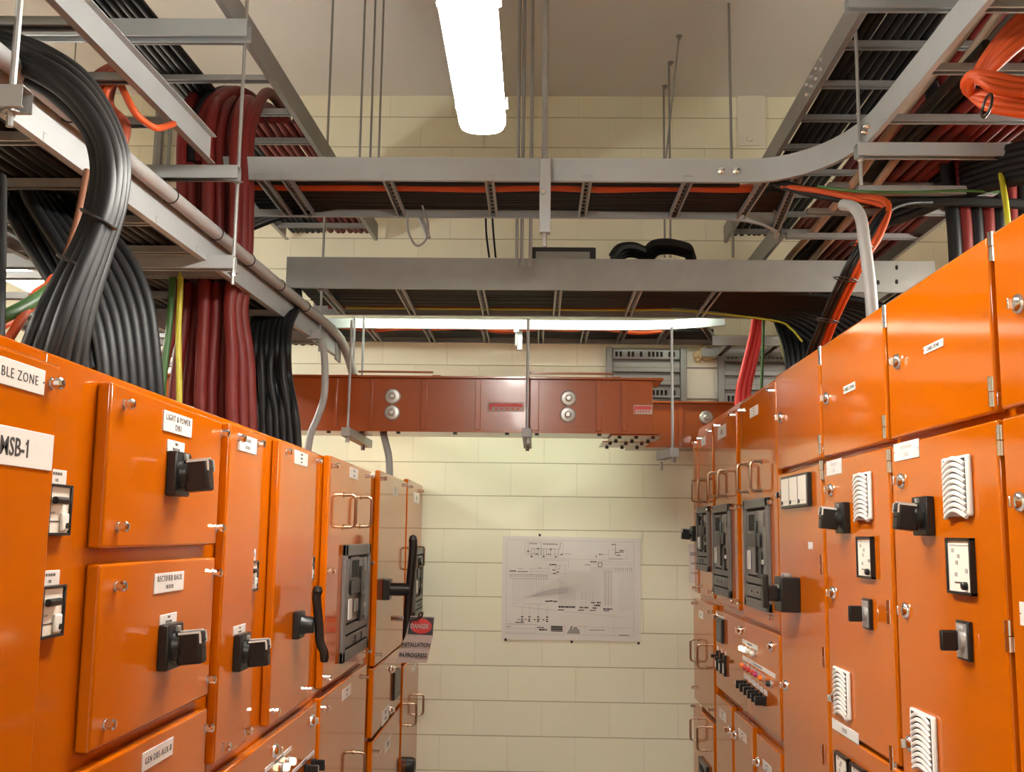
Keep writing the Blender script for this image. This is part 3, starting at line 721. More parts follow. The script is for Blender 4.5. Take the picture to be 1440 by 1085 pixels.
for (x, y) in ((1261, 376), (1235, 397), (1261, 396)):
    MB().lathe([(.009, 0), (.009, .002)], onY(x, y, 4.838), (0, -1, 0), DARK, 10, (1.3, .7)).build('slot_hole', T2)
zt3 = EZ+1.12; h3 = .052
f3 = [(-1.6, 5.68), (.40, 5.68), (.58, 5.67), (.74, 5.64), (.88, 5.59), (1.0, 5.515)]
rx3 = [onZ(x, 462, zt3).x for x in (518, 598, 680, 761, 825, 880, 941)]
T3 = tray('cable ladder nearest the block wall, its front rail lit white by a lamp', f3, [(-1.6, 6.12), (1.9, 6.12)], zt3, h3,
     [((x, 5.69), (x, 6.11)) for x in (-1.4, -1.15, *rx3)]+[((.90, 5.60), (1.05, 6.11))], w=(.018, -.018), m=PAINTED, slots=True)
for x in (787, 798): MB().lathe([(.009, 0), (.007, .006)], onY(x, 455, 5.678), (0, -1, 0), SILV, 10).build('bolt', T3)
tray('short cable ladder behind the last right cabinet, below the wall ladder', [(.95, 5.62), (1.9, 5.62)], [(.95, 6.0), (1.9, 6.0)], EZ+1.03, .05,
     [((x, 5.62), (x, 6.0)) for x in (1.05, 1.3, 1.55, 1.8)], w=(.018, -.018))
tray('cable ladder far to the left under the low ladder, seen behind the hanging cables', [(-1.5, 3.2), (-1.5, 6.0)], [(-2.1, 3.2), (-2.1, 6.0)], EZ+.80, .06,
     [((-1.5, 3.3+.3*k), (-2.1, 3.3+.3*k)) for k in range(9)], w=(.018, -.018))

# -- struts under the trays
def strut_px(label, x, y_top, Y, xl, s=.041):
    p = onY(x, y_top, Y); return strut(label, (p.x, Y, p.z-s), (xl, Y, p.z-s), s)
strut_px('pale strut with a bolted rod end, nearest of the struts under the low left ladder', 40, 125, 2.0, -2.0, .046)
strut_px('pale strut above the dark red cables, under the low left ladder', 331, 361, 3.46, -2.0, .045)
strut_px('pale strut under the far end of the low left ladder, beside the grey conduit', 452, 464, 4.84, -2.0, .045)
strut_px('pale strut under the cut end of the short left ladder', 337, 235, 3.42, -1.9, .045)
strut_px('grey strut under the highest left ladder, near the top left corner', 351, 32, 3.40, -2.2, .06)
p = onY(1203, 203, 3.5); strut('pale strut hung on a rod under the right ladder where it bends', (p.x, 3.5, p.z-.046), (2.0, 3.5, p.z-.046), .046)
p = onY(1190, -4, 3.27); strut('grey strut under the highest right ladder at the top of the picture', (p.x, 3.27, p.z-.045), (2.0, 3.27, p.z-.045), .041)
p = onY(1205, 262, 3.72); strut('grey strut under the bend of the right ladder with a green earth wire along it', (p.x, 3.72, p.z-.03), (p.x+.5, 3.72, p.z-.03), .03)

# -- threaded rods
def rod_px(label, x, y_bot, Y, top=None, y_top=None, nuts=(), r=.005, **k):
    p = onY(x, y_bot, Y); z1 = CZ if top is None and y_top is None else (top if top else z_at(p.x, Y, y_top))
    return rod(label, p.x, Y, p.z, z1, r, [z_at(p.x, Y, n) for n in nuts], **k)
rod_px('steel rod through the nearest strut, at the left edge', 13, 178, 2.0, nuts=(157,), r=.0075)
rod_px('steel rod beside the dark red cables, through three struts', 327, 400, 3.46, nuts=(256, 384), r=.0065)
rod_px('long rod from the ceiling through the far strut of the low left ladder', 449, 494, 4.9, nuts=(481,), r=.006)
rod_px('steel rod through the strut where the right ladder bends', 1211, 261, 3.5, nuts=(224,), r=.0065)
rod_px('dark rod in front of the cream wall, right of the lamp', 1031, 362, 5.05, r=.007)
for x, Y in ((503, 4.55), (518, 4.62), (530, 4.7)): rod_px('dark rod between the left rod and the lamp', x, 300, Y, group='three dark rods near the wall')
rod_px('short dark rod anchored in the ceiling, leftmost of the three right of the lamp', 935, 362, 6.04, r=.006)
rod_px('short dark rod anchored in the ceiling, middle of the three right of the lamp', 943, 362, 5.72, r=.006)
t = thing('threaded_rod', onY(955, 38, 5.4), 'slanting rod anchored in the ceiling, tallest of the three right of the lamp', 'rod', 'threaded suspension rods')
MB().cyl((*onY(955, 38, 5.4).xy, CZ), onY(936, 225, 5.6), .005, STEEL, 8).build('rod', t)
for x, y, Y in ((935, 115, 6.04), (943, 72, 5.72), (955, 36, 5.4)):
    p = onY(x, y, Y); MB().lathe([(.018, 0), (.018, .006), (.009, .007), (.009, .02)], (p.x, Y, CZ), (0,0,-1), STEEL, 8).build('anchor_nut', None, label={935: 'anchor nut of the leftmost short rod at the ceiling', 943: 'anchor nut of the middle short rod at the ceiling', 955: 'anchor nut of the slanting rod at the ceiling'}[x], cat='nut')
for x, lb in ((727, 'leftmost'), (734, 'middle'), (746, 'rightmost')):
    p = onY(x, 340, 4.62); rod(lb+' of three thin conduits hanging behind the lamp', p.x, 4.62, EZ+1.2, CZ, .008, group='thin hanging conduits', m=HOSE)
for i, (x, r) in enumerate(((228, .03), (243, .012), (268, .012), (285, .012), (316, .02))):
    p = onY(x, 120, 6.15); rod(['thick grey pipe', 'first thin pipe', 'second thin pipe', 'third thin pipe', 'medium pipe'][i]+' on the block wall at the upper left', p.x, 6.15, EZ+1.1, CZ, r, group='pipes on the back wall', m=HOSE)
rod_px('bright rod holding the end strut of the trunking, right of the plan', 946, 632, 4.72, y_top=460, r=.0065, m=PAINTED)
rod_px('steel rod crossing the middle of the orange trunking', 741, 622, 4.88, y_top=448, r=.007)
rod_px('dark rod hanging in front of the left part of the trunking', 489, 612, 4.88, y_top=450, r=.006)
rod_px('left of two pale rods behind the trunking at its left end', 496, 532, 5.5, y_top=446, r=.006, m=PAINTED)
rod_px('right of two pale rods behind the trunking at its left end', 509, 532, 5.5, y_top=446, r=.006, m=PAINTED)

# -- conduit clipped along the low ladder
pipe = thing('conduit', (ax(1)+.035, 1, za+.085), 'grey conduit tied along the rail of the low left ladder', 'conduit')
def pp(y): return Vector((ax(y)+.025, y, za+.098))
MB().tube([pp(.9), pp(2), pp(3.5), pp(4.9)]+spline([pp(5.1), pp(5.35)+Vector((.0, 0, -.03)), pp(5.5)+Vector((.03, 0, -.18)), pp(5.55)+Vector((.05, 0, -.36))], 6), .0225, HOSE, 14).build('pipe', pipe)
for y in (1.9, 2.42, 3.05, 3.45, 3.8, 4.2, 4.6):
    c = pp(y); MB().tube([c+Vector((.024*math.cos(a), 0, .024*math.sin(a))) for a in [2*PI*k/16 for k in range(16)]], .0022, BLACK, 6, True).build('cable_tie', pipe)
MB().box((ax(5.36), 5.36, za+.03), (.012, .12, .11), STEEL, .003).build('ladder_end_plate', None, label='steel end plate bolted on the far end of the low left ladder', cat='plate')

# -- hangers in the middle
t = thing('hanger_strut', onY(765, 335, 3.85), 'upright grey hanger bracket bolted to the ladder below the lamp', 'strut')
p0 = onY(766, 328, 3.86); p1 = onY(763, 232, 3.86)
MB().bb(p0.x-.021, p0.x+.021, 3.84, 3.882, p0.z, p1.z+.02, PAINTED, .003).build('channel', t)
MB().lathe([(.012, 0), (.010, .010), (0, .011)], (onY(764, 270, 3.84).x, 3.84, onY(764, 270, 3.84).z), (0, -1, 0), CHROME, 8).build('bolt', t)
MB().cyl((p0.x, 3.861, p0.z), (p0.x, 3.861, p0.z-.05), .008, STEEL, 8).build('rod', t); MB().cyl((p0.x-.003, 3.861, p1.z), (p0.x-.003, 3.861, CZ), .011, STEEL, 8).build('rod', t)
t = thing('beam_clamp', onY(727, 490, 5.66), 'small white clamp hanging from the lit front rail', 'clamp')
p0 = onY(726, 486, 5.655); p1 = onY(726, 460, 5.655)
MB().bb(p0.x-.014, p0.x+.014, 5.64, 5.67, p1.z-.03, p1.z+.01, PAINTED, .003).build('jaw', t); MB().cyl((p0.x, 5.655, p1.z-.03), (p0.x, 5.655, p0.z), .008, STEEL, 8).build('bolt', t)
MB().bb(onY(731, 480, 5.72).x-.014, onY(731, 480, 5.72).x+.014, 5.71, 5.74, onY(731, 492, 5.72).z, zt3, PAINTED, .002).build('strap', t)
p = onY(791, 353, 5.0)
b = MB(); b.bb(p.x-.16, p.x+.16, 4.95, 5.2, zt2+.13, onY(791, 347, 4.95).z, BLACK, .006); b.bb(p.x-.13, p.x+.13, 4.945, 4.95, zt2+.15, onY(791, 354, 4.95).z, MIDG)
b.build('junction_box', None, label='black flat junction box lying on the deep ladder', cat='box')
b = MB()
pts = [onY(*q) for q in ((862, 362, 5.1), (872, 349, 5.1), (890, 347, 5.12), (908, 353, 5.15), (920, 344, 5.12), (938, 342, 5.1), (955, 345, 5.12), (968, 350, 5.15), (970, 362, 5.2))]
for dx in (0, .03, .06): b.tube([q+Vector((dx*.3, dx, -dx*.25)) for q in spline(pts, 5)], .026, CBLK, 8)
b.build('spare_cable_coil', None, label='coil of spare black cable lying on the deep ladder', cat='cable')
b = MB(); q = onY(1057, 165, 6.19); b.bb(q.x-.085, q.x+.085, 6.18, 6.2, onY(1057, 205, 6.19).z, onY(1057, 121, 6.19).z, OFFW, .004)
for y in (128, 195): b.lathe([(.022, 0), (.018, .010)], onY(1054, y, 6.18), (0, -1, 0), OFFW, 8)
b.build('wall_plate', None, label='cream painted bolted plate high on the back wall', cat='plate')

# ---------------------------------------------------------------- busbar trunking
t = thing('busbar_trunking', (0, 5.1, EZ+.5), 'glossy orange busbar trunking hanging across the aisle and stepping back on the right', 'busbar trunking')
Yd = 5.03; z0 = onY(740, 606, Yd).z; z1 = onY(740, 533, Yd).z; xr = onY(918, 570, Yd).x
MB().bb(-2.6, xr, Yd, Yd+.20, z0, z1, DUCTM, .002).build('housing', t)
MB().bb(-2.6, xr+.05, Yd-.02, Yd+.24, z0-.010, z0, DUCTM, .001).bb(-2.6, xr+.05, Yd-.02, Yd+.24, z1, z1+.010, DUCTM, .001).build('flange', t)
for a, c in ((592, 600), (668, 676), (745, 758), (838, 846), (874, 882), (520, 524), (470, 474)):
    xa, xb = onY(a, 570, Yd).x, onY(c, 570, Yd).x
    MB().bb(xa, xb, Yd-.010, Yd+.01, z0+.002, z1-.002, DUCTM, .003).build('rib', t)
def washers(pts, Y):
    for x, y in pts:
        p = onY(x, y, Y); MB().lathe([(.038, 0), (.038, .004), (.032, .010), (.016, .012), (.016, .020), (.010, .026), (0, .026)], p, (0, -1, 0), SILV, 24).build('insulator_bolt', t, label='grey round insulating bolt')
washers([(552.5, 557), (551.5, 580), (799.5, 560), (798.5, 583)], Yd)
# elbow back to the second level run
Y2 = 5.80; xe = onY(1100, 600, Y2).x
b = MB(); b.prism([(xr-.12, Yd+.16, z0), (xr, Yd+.16, z0), (xr+.02, Y2+.02, z0), (xr-.12, Y2+.02, z0)], (0, 0, z1-z0), DUCTM); b.build('elbow', t)
z02 = onY(960, 627, Y2).z; z12 = onY(960, 567, Y2).z
MB().bb(xr-.05, 1.6, Y2, Y2+.2, z02, z12, DUCTM, .002).bb(xr-.05, 1.6, Y2-.02, Y2+.22, z12, z12+.010, DUCTM, .001).bb(xr-.05, 1.6, Y2-.02, Y2+.22, z02-.010, z02, DUCTM, .001).build('rear_housing', t)
xa = onY(957, 590, Y2).x; MB().bb(xa-.012, xa+.012, Y2-.01, Y2+.01, z02, z12, DUCTM, .003).build('rib', t)
washers([(993, 587)], Y2)
for (x0, x1, ya, yb_, zz) in ((.36, .60, Yd-.05, Yd+.26, z0-.016), (.34, .58, Yd+.30, Yd+.62, z0-.016)):
    b = MB(); b.bb(x0, x1, ya, yb_, zz-.006, zz, DUCTM, .001)
    for i in range(3):
        for j in range(2): b.cyl((lin(x0+.04, x1-.04, i/2), lin(ya+.04, yb_-.04, j), zz-.006), (lin(x0+.04, x1-.04, i/2), lin(ya+.04, yb_-.04, j), zz-.016), .009, BLACK, 8)
    b.build('joint_plate', t)
for x in (462, 509, 560, 640, 713, 755, 843, 882): 
    p = onY(x, 608, Yd); MB().cyl((p.x, Yd+.0, z0-.010), (p.x, Yd+.0, z0-.020), .010, BLACK, 8).build('flange_bolt', t)
for a, c in ((502, 608), (742, 862)):
    xa, xb = onY(a, 530, Yd).x, onY(c, 530, Yd).x; zz = z1+.012
    MB().sweep([(xa, Yd+.02, zz), (xb, Yd+.02, zz)], [(0, .02), (.03, .02), (.03, .026), (0, .026)], DUCTM).bb(xa-.04, xa, Yd, Yd+.05, zz-.003, zz+.004, DUCTM).bb(xb, xb+.04, Yd, Yd+.05, zz-.003, zz+.004, DUCTM).build('top_strap', t)
def duct_label(x0, x1, y0, y1):
    p, q = onY(x0, y1, Yd), onY(x1, y0, Yd); w = q.x-p.x; h = q.z-p.z; b = MB()
    b.bb(p.x, q.x, Yd-.002, Yd, p.z, q.z, SIGNW); b.bb(p.x+.1*w, q.x-.04*w, Yd-.003, Yd-.002, p.z+h*.5, q.z-h*.12, SIGNRED); b.bb(p.x+.03*w, p.x+.1*w, Yd-.003, Yd-.002, p.z+h*.12, q.z-h*.12, SIGNRED)
    for k in range(5): b.bb(p.x+(.2+.15*k)*w, p.x+(.27+.15*k)*w, Yd-.003, Yd-.002, p.z+h*.2, p.z+h*.38, SIGNRED)
    b.build('caution_label', t, label='faded caution label with a red band')
duct_label(686, 737, 566, 578); duct_label(891, 917, 569.5, 582)
def hanger(label, x, y0, y1, Y, ex, ey):
    t = thing('hanger_strut', onY(x, y1, Y), label, 'strut', 'struts under the trunking'); p = onY(x, y0, Y); 
    MB().bb(p.x-.021, p.x+.021, Y-.05, Y+.62, p.z-.041, p.z, MIDG, .002).build('channel', t)
    MB().cyl((p.x, Y, p.z-.041), (p.x, Y, p.z-.066), .011, STEEL, 6).build('nut', t); MB().cyl((p.x, Y+.45, p.z-.041), (p.x, Y+.45, p.z-.066), .011, STEEL, 6).build('nut', t)
hanger('grey strut end under the left part of the trunking', 489, 602, 612, 4.88, 0, 0)
hanger('grey strut end under the middle of the trunking', 741, 603, 618, 4.88, 0, 0)
t = thing('hanger_strut', onY(940, 640, 4.72), 'pale grey strut angled under the joint of the trunking, below the bright rod', 'strut', 'struts under the trunking')
p = onY(947, 634, 4.72); q = onY(930, 643, 4.9)
v = (q-p); v.z = 0; a_ = math.atan2(v.y, v.x)
MB().box(((p+q)/2).to_tuple(), (v.length+.03, .041, .041), PAINTED, .003, 2, Matrix.Rotation(a_, 3, 'Z')).build('channel', t)
MB().cyl(p+Vector((0, 0, -.02)), p+Vector((0, 0, -.05)), .010, STEEL, 6).build('nut', t); MB().cyl(q+Vector((0, 0, -.02)), q+Vector((0, 0, -.06)), .007, STEEL, 6).build('nut', t)

# ---------------------------------------------------------------- slotted panels on the wall
def slot_panel(label, x0, x1, y0, y1):
    t = thing('distribution_frame', onY(x0, y1, 6.14), label, 'rack', 'slotted frames on the back wall')
    p, q = onY(x0, y1, 6.14), onY(x1, y0, 6.14); Yp = 6.14; n = 5; hh = (q.z-p.z)/n
    MB().bb(p.x, q.x, Yp+.03, 6.19, p.z, q.z, MIDG).build('back_plate', t)
    for x in (p.x, q.x): MB().bb(x-.018, x+.018, Yp-.01, 6.19, p.z, q.z, STEEL, .002).build('upright', t)
    for k in range(n):
        b = MB(); za_ = p.z+k*hh; b.bb(p.x+.02, q.x-.02, Yp, Yp+.03, za_+hh*.08, za_+hh*.88, STEEL, .004)
        if k in (1, 4):
            m_ = int((q.x-p.x-.06)/.024)
            for j in range(m_): 
                if random.random() < .8: b.bb(p.x+.035+j*.024, p.x+.050+j*.024, Yp-.001, Yp, za_+hh*.28, za_+hh*.68, DARK)
        else: b.bb(p.x+.02, q.x-.02, Yp-.003, Yp, za_+hh*.4, za_+hh*.48, MIDG)
        b.build('slotted_rail', t)
slot_panel('grey slotted frame on the wall above the right end of the trunking', 857, 961, 489, 578)
slot_panel('grey slotted frame on the wall behind the two bright red cables', 1015, 1110, 490, 590)
b = MB(); p, q = onY(964, 560, 6.17), onY(1012, 494, 6.17); b.bb(p.x, q.x, 6.17, 6.2, p.z, q.z, OFFW, .004); b.bb(p.x+.01, q.x-.01, 6.165, 6.17, lin(p.z, q.z, .63), lin(p.z, q.z, .66), MIDG)
b.build('cover_plate', None, label='cream cover plate on the wall between two slotted frames', cat='plate')
b = MB(); c = onY(990, 497, 6.13)
for k in range(26):
    r = random.uniform(.016, .032); o = Vector((random.uniform(-.055, .055), random.uniform(-.03, .02), random.uniform(-.03, .03)))
    b.lathe([(0, -r), (r*.7, -r*.7), (r, 0), (r*.7, r*.7), (0, r)], c+o, (random.random()-.5, random.random()-.5, 1), FOAM, 8)
b.build('expanding_foam_lump', None, 80, label='yellowish lump of expanding foam above the cream cover plate', cat='foam')

# ---------------------------------------------------------------- lamps
def batten(label, c, L, W, H, m, axis='Y', wires=True):
    t = thing('ceiling_lamp', c, label, 'lamp', None); c = Vector(c)
    def pt(l, w, z): return c+(Vector((w, l, z)) if axis == 'Y' else Vector((l, w, z)))
    d = (W, L, 0) if axis == 'Y' else (L, W, 0)
    if wires: MB().box(c+Vector((0, 0, H*.71)), (d[0]*.96, d[1]*.99, H*.58), PAINTED, .01, 2).build('housing', t)
    else: MB().bb(c.x-L/2-.01, c.x+L/2+.01, c.y-W/2-.004, c.y+W/2+.004, c.z+H*.62, c.z+H, PAINTED, .002).bb(c.x-L/2-.01, c.x+L/2+.01, c.y-W/2-.006, c.y-W/2-.002, c.z+.006, c.z+H, PAINTED).bb(c.x-L/2-.01, c.x+L/2+.01, c.y+W/2+.002, c.y+W/2+.006, c.z+.006, c.z+H, PAINTED).build('housing', t)
    b = MB(); n = 7; R = W*.42; ring = []
    for sx, sy, a0 in ((1, 1, 0), (-1, 1, 90), (-1, -1, 180), (1, -1, 270)):
        for k in range(n):
            a = math.radians(a0+90*k/(n-1)); ring.append((sx*(d[0]/2-R)+R*math.cos(a), sy*(d[1]/2-R)+R*math.sin(a)))
    b.prism([c+Vector((x, y, .012)) for x, y in ring], (0, 0, H*(.42 if wires else .62)-.012), m)
    k_ = .93; b.prism([c+Vector((x*k_ if axis == 'Y' else x*.99, y*.99 if axis == 'Y' else y*k_, 0)) for x, y in ring], (0, 0, .012), m)
    b.build('diffuser', t)
    for k in range(6 if wires else 0): MB().bb(*((lambda q: (q.x-.008, q.x+.008, q.y-.012, q.y+.012, q.z, q.z+.030))(pt(L*(-.42+.42*(k % 3)), (W/2+.002)*(1 if k > 2 else -1), H*.45))), MIDG, .003).build('clip', t)
    if wires:
        for s in (-.35, .35): MB().cyl(pt(s*L, 0, H), Vector((pt(s*L, 0, 0).x, pt(s*L, 0, 0).y, CZ)), .0035, STEEL, 6).build('suspension_rod', t)
    return t
p = onZ(676, 190, EZ+1.2)
batten('bright lamp hanging over the middle of the aisle', (-.168, p.y-.72, EZ+1.2), 1.44, .137, .085, LAMP)
batten('added fill lamp over the aisle behind the camera', (-.17, -1.0, EZ+1.2), 1.44, .137, .085, LAMP)  # out of view, added to raise the wall and ceiling brightness
batten('added near fill lamp over the next aisle on the left', (-2.45, 1.4, EZ+1.16), 1.44, .137, .085, LAMP)  # unseen, added so that the ceiling gets more light
batten('added fill lamp over the aisle beyond the taller row', (2.2, 3.4, EZ+1.16), 1.44, .137, .085, LAMP)  # also an unseen addition, to lighten the ceiling from the right
batten('lamp over the next aisle, seen behind the left cables', (-2.45, 4.7, EZ+1.16), 1.44, .137, .085, LAMP)
batten('slim lamp tucked above the lit front rail, between the two farthest ladders', (-.05, 5.575, EZ+1.20), 1.9, .07, .07, LAMP2, 'X', False)

# ---------------------------------------------------------------- the plan on the wall
t = thing('wiring_plan', onY(804, 828, 6.19), 'large printed wiring plan fixed on the cream block wall', 'poster')
Yp = 6.194
A, B_, C_, D_ = onY(707, 753, Yp), onY(901, 757, Yp), onY(901, 902, Yp), onY(705, 898, Yp)
def pl(u, v): return A+(B_-A)*u+(D_-A)*v+(C_-B_-D_+A)*(u*v)+Vector((0, -.0012, 0))
lb = MB().prism([A, B_, C_, D_], (0, .006, 0), PAPER); lk = lb
def ln(u0, v0, u1, v1, w=.0012, m=GREYINK):
    a, b = pl(u0, v0), pl(u1, v1); dd = (b-a).normalized(); nn = Vector((-dd.z, 0, dd.x))*(w/2)
    (lk if m is INK else lb).prism([a-nn, b-nn, b+nn, a+nn], (0, .0006, 0), m)
def zu(x, y): return (x-150)/(1278-150), (y-80)/(930-80)
def L(x0, y0, x1, y1, w=.0012, m=GREYINK): ln(*zu(x0, y0), *zu(x1, y1), w, m)
def box(x0, y0, x1, y1, **k): L(x0, y0, x1, y0, **k); L(x1, y0, x1, y1, **k); L(x1, y1, x0, y1, **k); L(x0, y1, x0, y0, **k)
def scrib(x0, x1, y, h=.005): 
    x = x0
    while x < x1: w = random.uniform(8, 20); L(x, y, min(x+w, x1), y, h, INK); x += w+3
box(185, 110, 1222, 885)
for y in (805, 842, 875): L(185, y, 430, y)
for x in (430, 540, 660, 830, 1060): L(x, 808, x, 885)
L(185, 806, 1222, 822)
scrib(440, 495, 830, .006); scrib(455, 520, 848, .009); scrib(1105, 1185, 880, .004); scrib(860, 985, 842, .003); scrib(195, 225, 828, .003)
for k in range(8): L(552, 815+k*6, 646, 816+k*6, .0045, INK if k % 3 else GREYINK)
for k in range(8): L(690-k*3+12, 838+k*5, 780+k*1, 838+k*5, .004, GREYINK)
L(712, 835, 722, 815, .006, INK); L(735, 828, 765, 828, .005, INK)
box(335, 128, 645, 228); box(360, 128, 465, 228, m=INK); L(625, 128, 615, 190, .002, INK); scrib(370, 435, 140, .004); scrib(480, 605, 142, .004)
for x in (388, 412, 440, 468, 486, 510, 545, 580, 605): L(x, 180, x, 245, .0014, INK)
for x, y in ((388, 247), (488, 247), (588, 247), (362, 205), (440, 180), (545, 185), (430, 226), (530, 226), (635, 226)): scrib(x-10, x+10, y, .006)
L(385, 182, 610, 182, .0014, INK); scrib(655, 705, 220, .002)
L(415, 262, 1010, 264); L(475, 275, 690, 275); L(690, 270, 690, 330); L(1015, 180, 1015, 270); box(1015, 180, 1165, 250); L(1072, 140, 1072, 220, .002, INK)
for x, y in ((1055, 133), (1120, 182), (1120, 195), (1095, 222), (950, 218), (1085, 200)): scrib(x-14, x+18, y, .005)
L(940, 218, 1015, 218); L(915, 225, 915, 250, .003, INK); scrib(1020, 1130, 255, .002)
box(530, 318, 665, 388); scrib(535, 590, 311, .006); box(590, 318, 618, 350, m=INK)
for x, y in ((570, 355), (575, 385), (600, 372)): scrib(x-10, x+14, y, .006)
box(872, 300, 1205, 360); scrib(868, 920, 281, .006); scrib(820, 868, 307, .003); box(932, 285, 962, 322, w=.003, m=INK); L(930, 275, 1205, 282)
for k in range(20): L(885+k*16.5, 325, 893+k*16.5, 350, .002, INK if k > 10 else GREYINK)
box(210, 398, 520, 432, m=INK); scrib(208, 265, 371, .006); scrib(275, 360, 374, .004); scrib(275, 320, 349, .002); L(380, 345, 530, 345); L(385, 345, 385, 400); L(380, 370, 520, 372); scrib(450, 465, 341, .003)
for k in range(16): L(222+k*18.5, 402, 230+k*18.5, 420, .002, INK)
for k in range(15): L(235+k*18, 434, 235+k*18, 660-k*9, .001)
for k in range(16):
    y = 365+k*10; L(690-k*22, y+k*4, 1000-k*6, y+8+k*5, .0009)
for k in range(10): L(330+k*26, 590-k*9, 690, 540-k*5, .0007)
for k in range(6): L(980+k*12, 350, 980+k*12, 640, .0014, INK if k % 2 else GREYINK)
for k in range(7): L(1105+k*17, 362, 1105+k*17, 690-k*3, .0009)
for k in range(14): L(615+k*10, 430+k*6, 615+k*10, 650, .0009)
for x in (800, 833, 890, 935): L(x, 530, x, 655, .0012)
for x, y in ((520, 615), (550, 612), (585, 615), (800, 660), (838, 660), (893, 618), (938, 618), (915, 640), (905, 662), (935, 640)): scrib(x-16, x+16, y, .008)
scrib(612, 748, 658, .010); scrib(975, 1048, 668, .008)
for x in (632, 795, 890, 1000): scrib(x-22, x+24, 682, .006)
for x in (318, 376, 448, 520):
    L(x, 650, x, 745, .0012)
    for y in (745, 765, 780): scrib(x-9, x+9, y, .007)
    scrib(x-38, x-20, 767, .005)
scrib(265, 330, 792, .006); L(240, 660, 1160, 735); L(320, 640, 510, 640)
lb.build('printed_sheet', t)
for x, y in ((759, 752), (804, 902), (898, 904), (711, 899)):
    MB().lathe([(.008, 0), (.006, .004)], onY(x, y, 6.193), (0, -1, 0), BLACK, 8).build('fixing', t)
# ---------------------------------------------------------------- cables lying along the trays
def wob(a): return random.uniform(-a, a)
def along_y(n, x0, x1, y0, y1, z, r, m, label, group, fx=None, rows=1):
    for k in range(n):
        row = k % rows
        x = lin(x0, x1, (k+.5)/n); pts = []
        for j in range(6):
            y = lin(y0, y1, j/5); pts.append((x+(fx(y)-fx(2) if fx else 0)+wob(.008), y, z+r+row*r*1.7+abs(wob(.004))))
        cable('power_cable', pts, r, m, label, group, k=3)
def along_x(n, y0, y1, x0, x1, z, r, m, label, group, rows=1):
    for k in range(n):
        y = lin(y0, y1, (k+.5)/n); row = k % rows
        pts = [(lin(x0, x1, j/7), y+wob(.007), z+r+row*r*1.7+abs(wob(.004))) for j in range(8)]
        cable('power_cable', pts, r, m, label, group, k=3)
along_y(15, ax(2)-.57, ax(2)-.05, 1.0, 5.2, za+.024, .017, CBLK, 'black cable lying along the low left ladder', 'black cables along the low left ladder', ax)
along_y(6, bx(2)-.46, bx(2)-.22, 1.0, 3.1, zb_+.024, .018, CBLK, 'black cable lying along the short cut left ladder', 'black cables along the short left ladder', bx)
along_y(7, cx(2)-.52, cx(2)-.30, 1.5, 6.1, zc+.024, .017, CBLK, 'black cable lying along the highest left ladder', 'black cables along the highest left ladder', cx)
along_y(7, cx(2)-.29, cx(2)-.03, 4.4, 6.1, zc+.024, .018, CRED, 'dark red cable lying along the highest left ladder', 'red cables along the highest left ladder', cx)
along_y(9, r2x(2)+.05, r2x(2)+.36, 1.5, 6.1, zc+.024, .016, CBLK, 'black cable lying along the highest right ladder', 'black cables along the highest right ladder', r2x)
along_y(4, r2x(2)+.38, r2x(2)+.53, 1.5, 6.1, zc+.024, .018, CRED, 'dark red cable lying along the highest right ladder', 'red cables along the highest right ladder', r2x)
along_y(8, 1.36, 1.70, 1.0, 5.4, zt1+.024, .019, CRED, 'dark red cable lying along the ladder over the right cabinets', 'dark red cables over the right cabinets')
along_y(4, 1.28, 1.40, 2.9, 5.4, zt1+.055, .015, CBLK, 'black cable lying along the ladder over the right cabinets', 'black cables over the right cabinets')
along_x(10, 4.13, 4.37, -1.2, 1.0, zt1+.024, .015, CBLK, 'black cable lying across the ladder behind the lamp', 'black cables on the ladder behind the lamp')
cable('power_cable', [(lin(-1.2, .75, j/8), 4.095+wob(.012), zt1+.040+wob(.004)) for j in range(9)]+[(.86, 4.09, zt1+.04)], .018, CORG, 'orange cable along the front of the ladder behind the lamp')
cable('power_cable', [(lin(-1.2, .8, j/8), 4.055+wob(.006), zt1+.04+abs(wob(.006))) for j in range(9)], .013, CBLK, 'thin dark cable sagging beside the orange cable behind the lamp')
cable('power_cable', [(lin(-1.1, .7, j/7), 5.415+wob(.008), zt2+.046) for j in range(8)], .022, CRED, 'dark red cable along the back of the deep ladder')
cable('earth_wire', [(lin(-1.0, .75, j/7), 5.375+wob(.006), zt2+.020) for j in range(8)]+[onY(1085, 450, 5.25), onY(1112, 462, 5.2), onY(1128, 480, 5.15)], .0055, CYEL, 'yellow green earth wire along the deep ladder')
along_x(8, 5.87, 6.09, -1.5, 1.0, zt3+.022, .015, CBLK, 'black cable lying along the ladder nearest the wall', 'black cables on the wall ladder')
cable('power_cable', [(lin(-1.3, .75, j/11), 5.82+wob(.012), zt3+.028+(0, .004, -.014, .002)[j % 4]) for j in range(12)], .012, CORG, 'orange cable sagging between rungs of the wall ladder')

# ---------------------------------------------------------------- cables dropping into the cabinets, traced as (pixel x, pixel y, depth)
def drop(name, pts, r, m, label, group=None, **k): return cable(name, [onY(*p) for p in pts], r, m, label, group, **k)
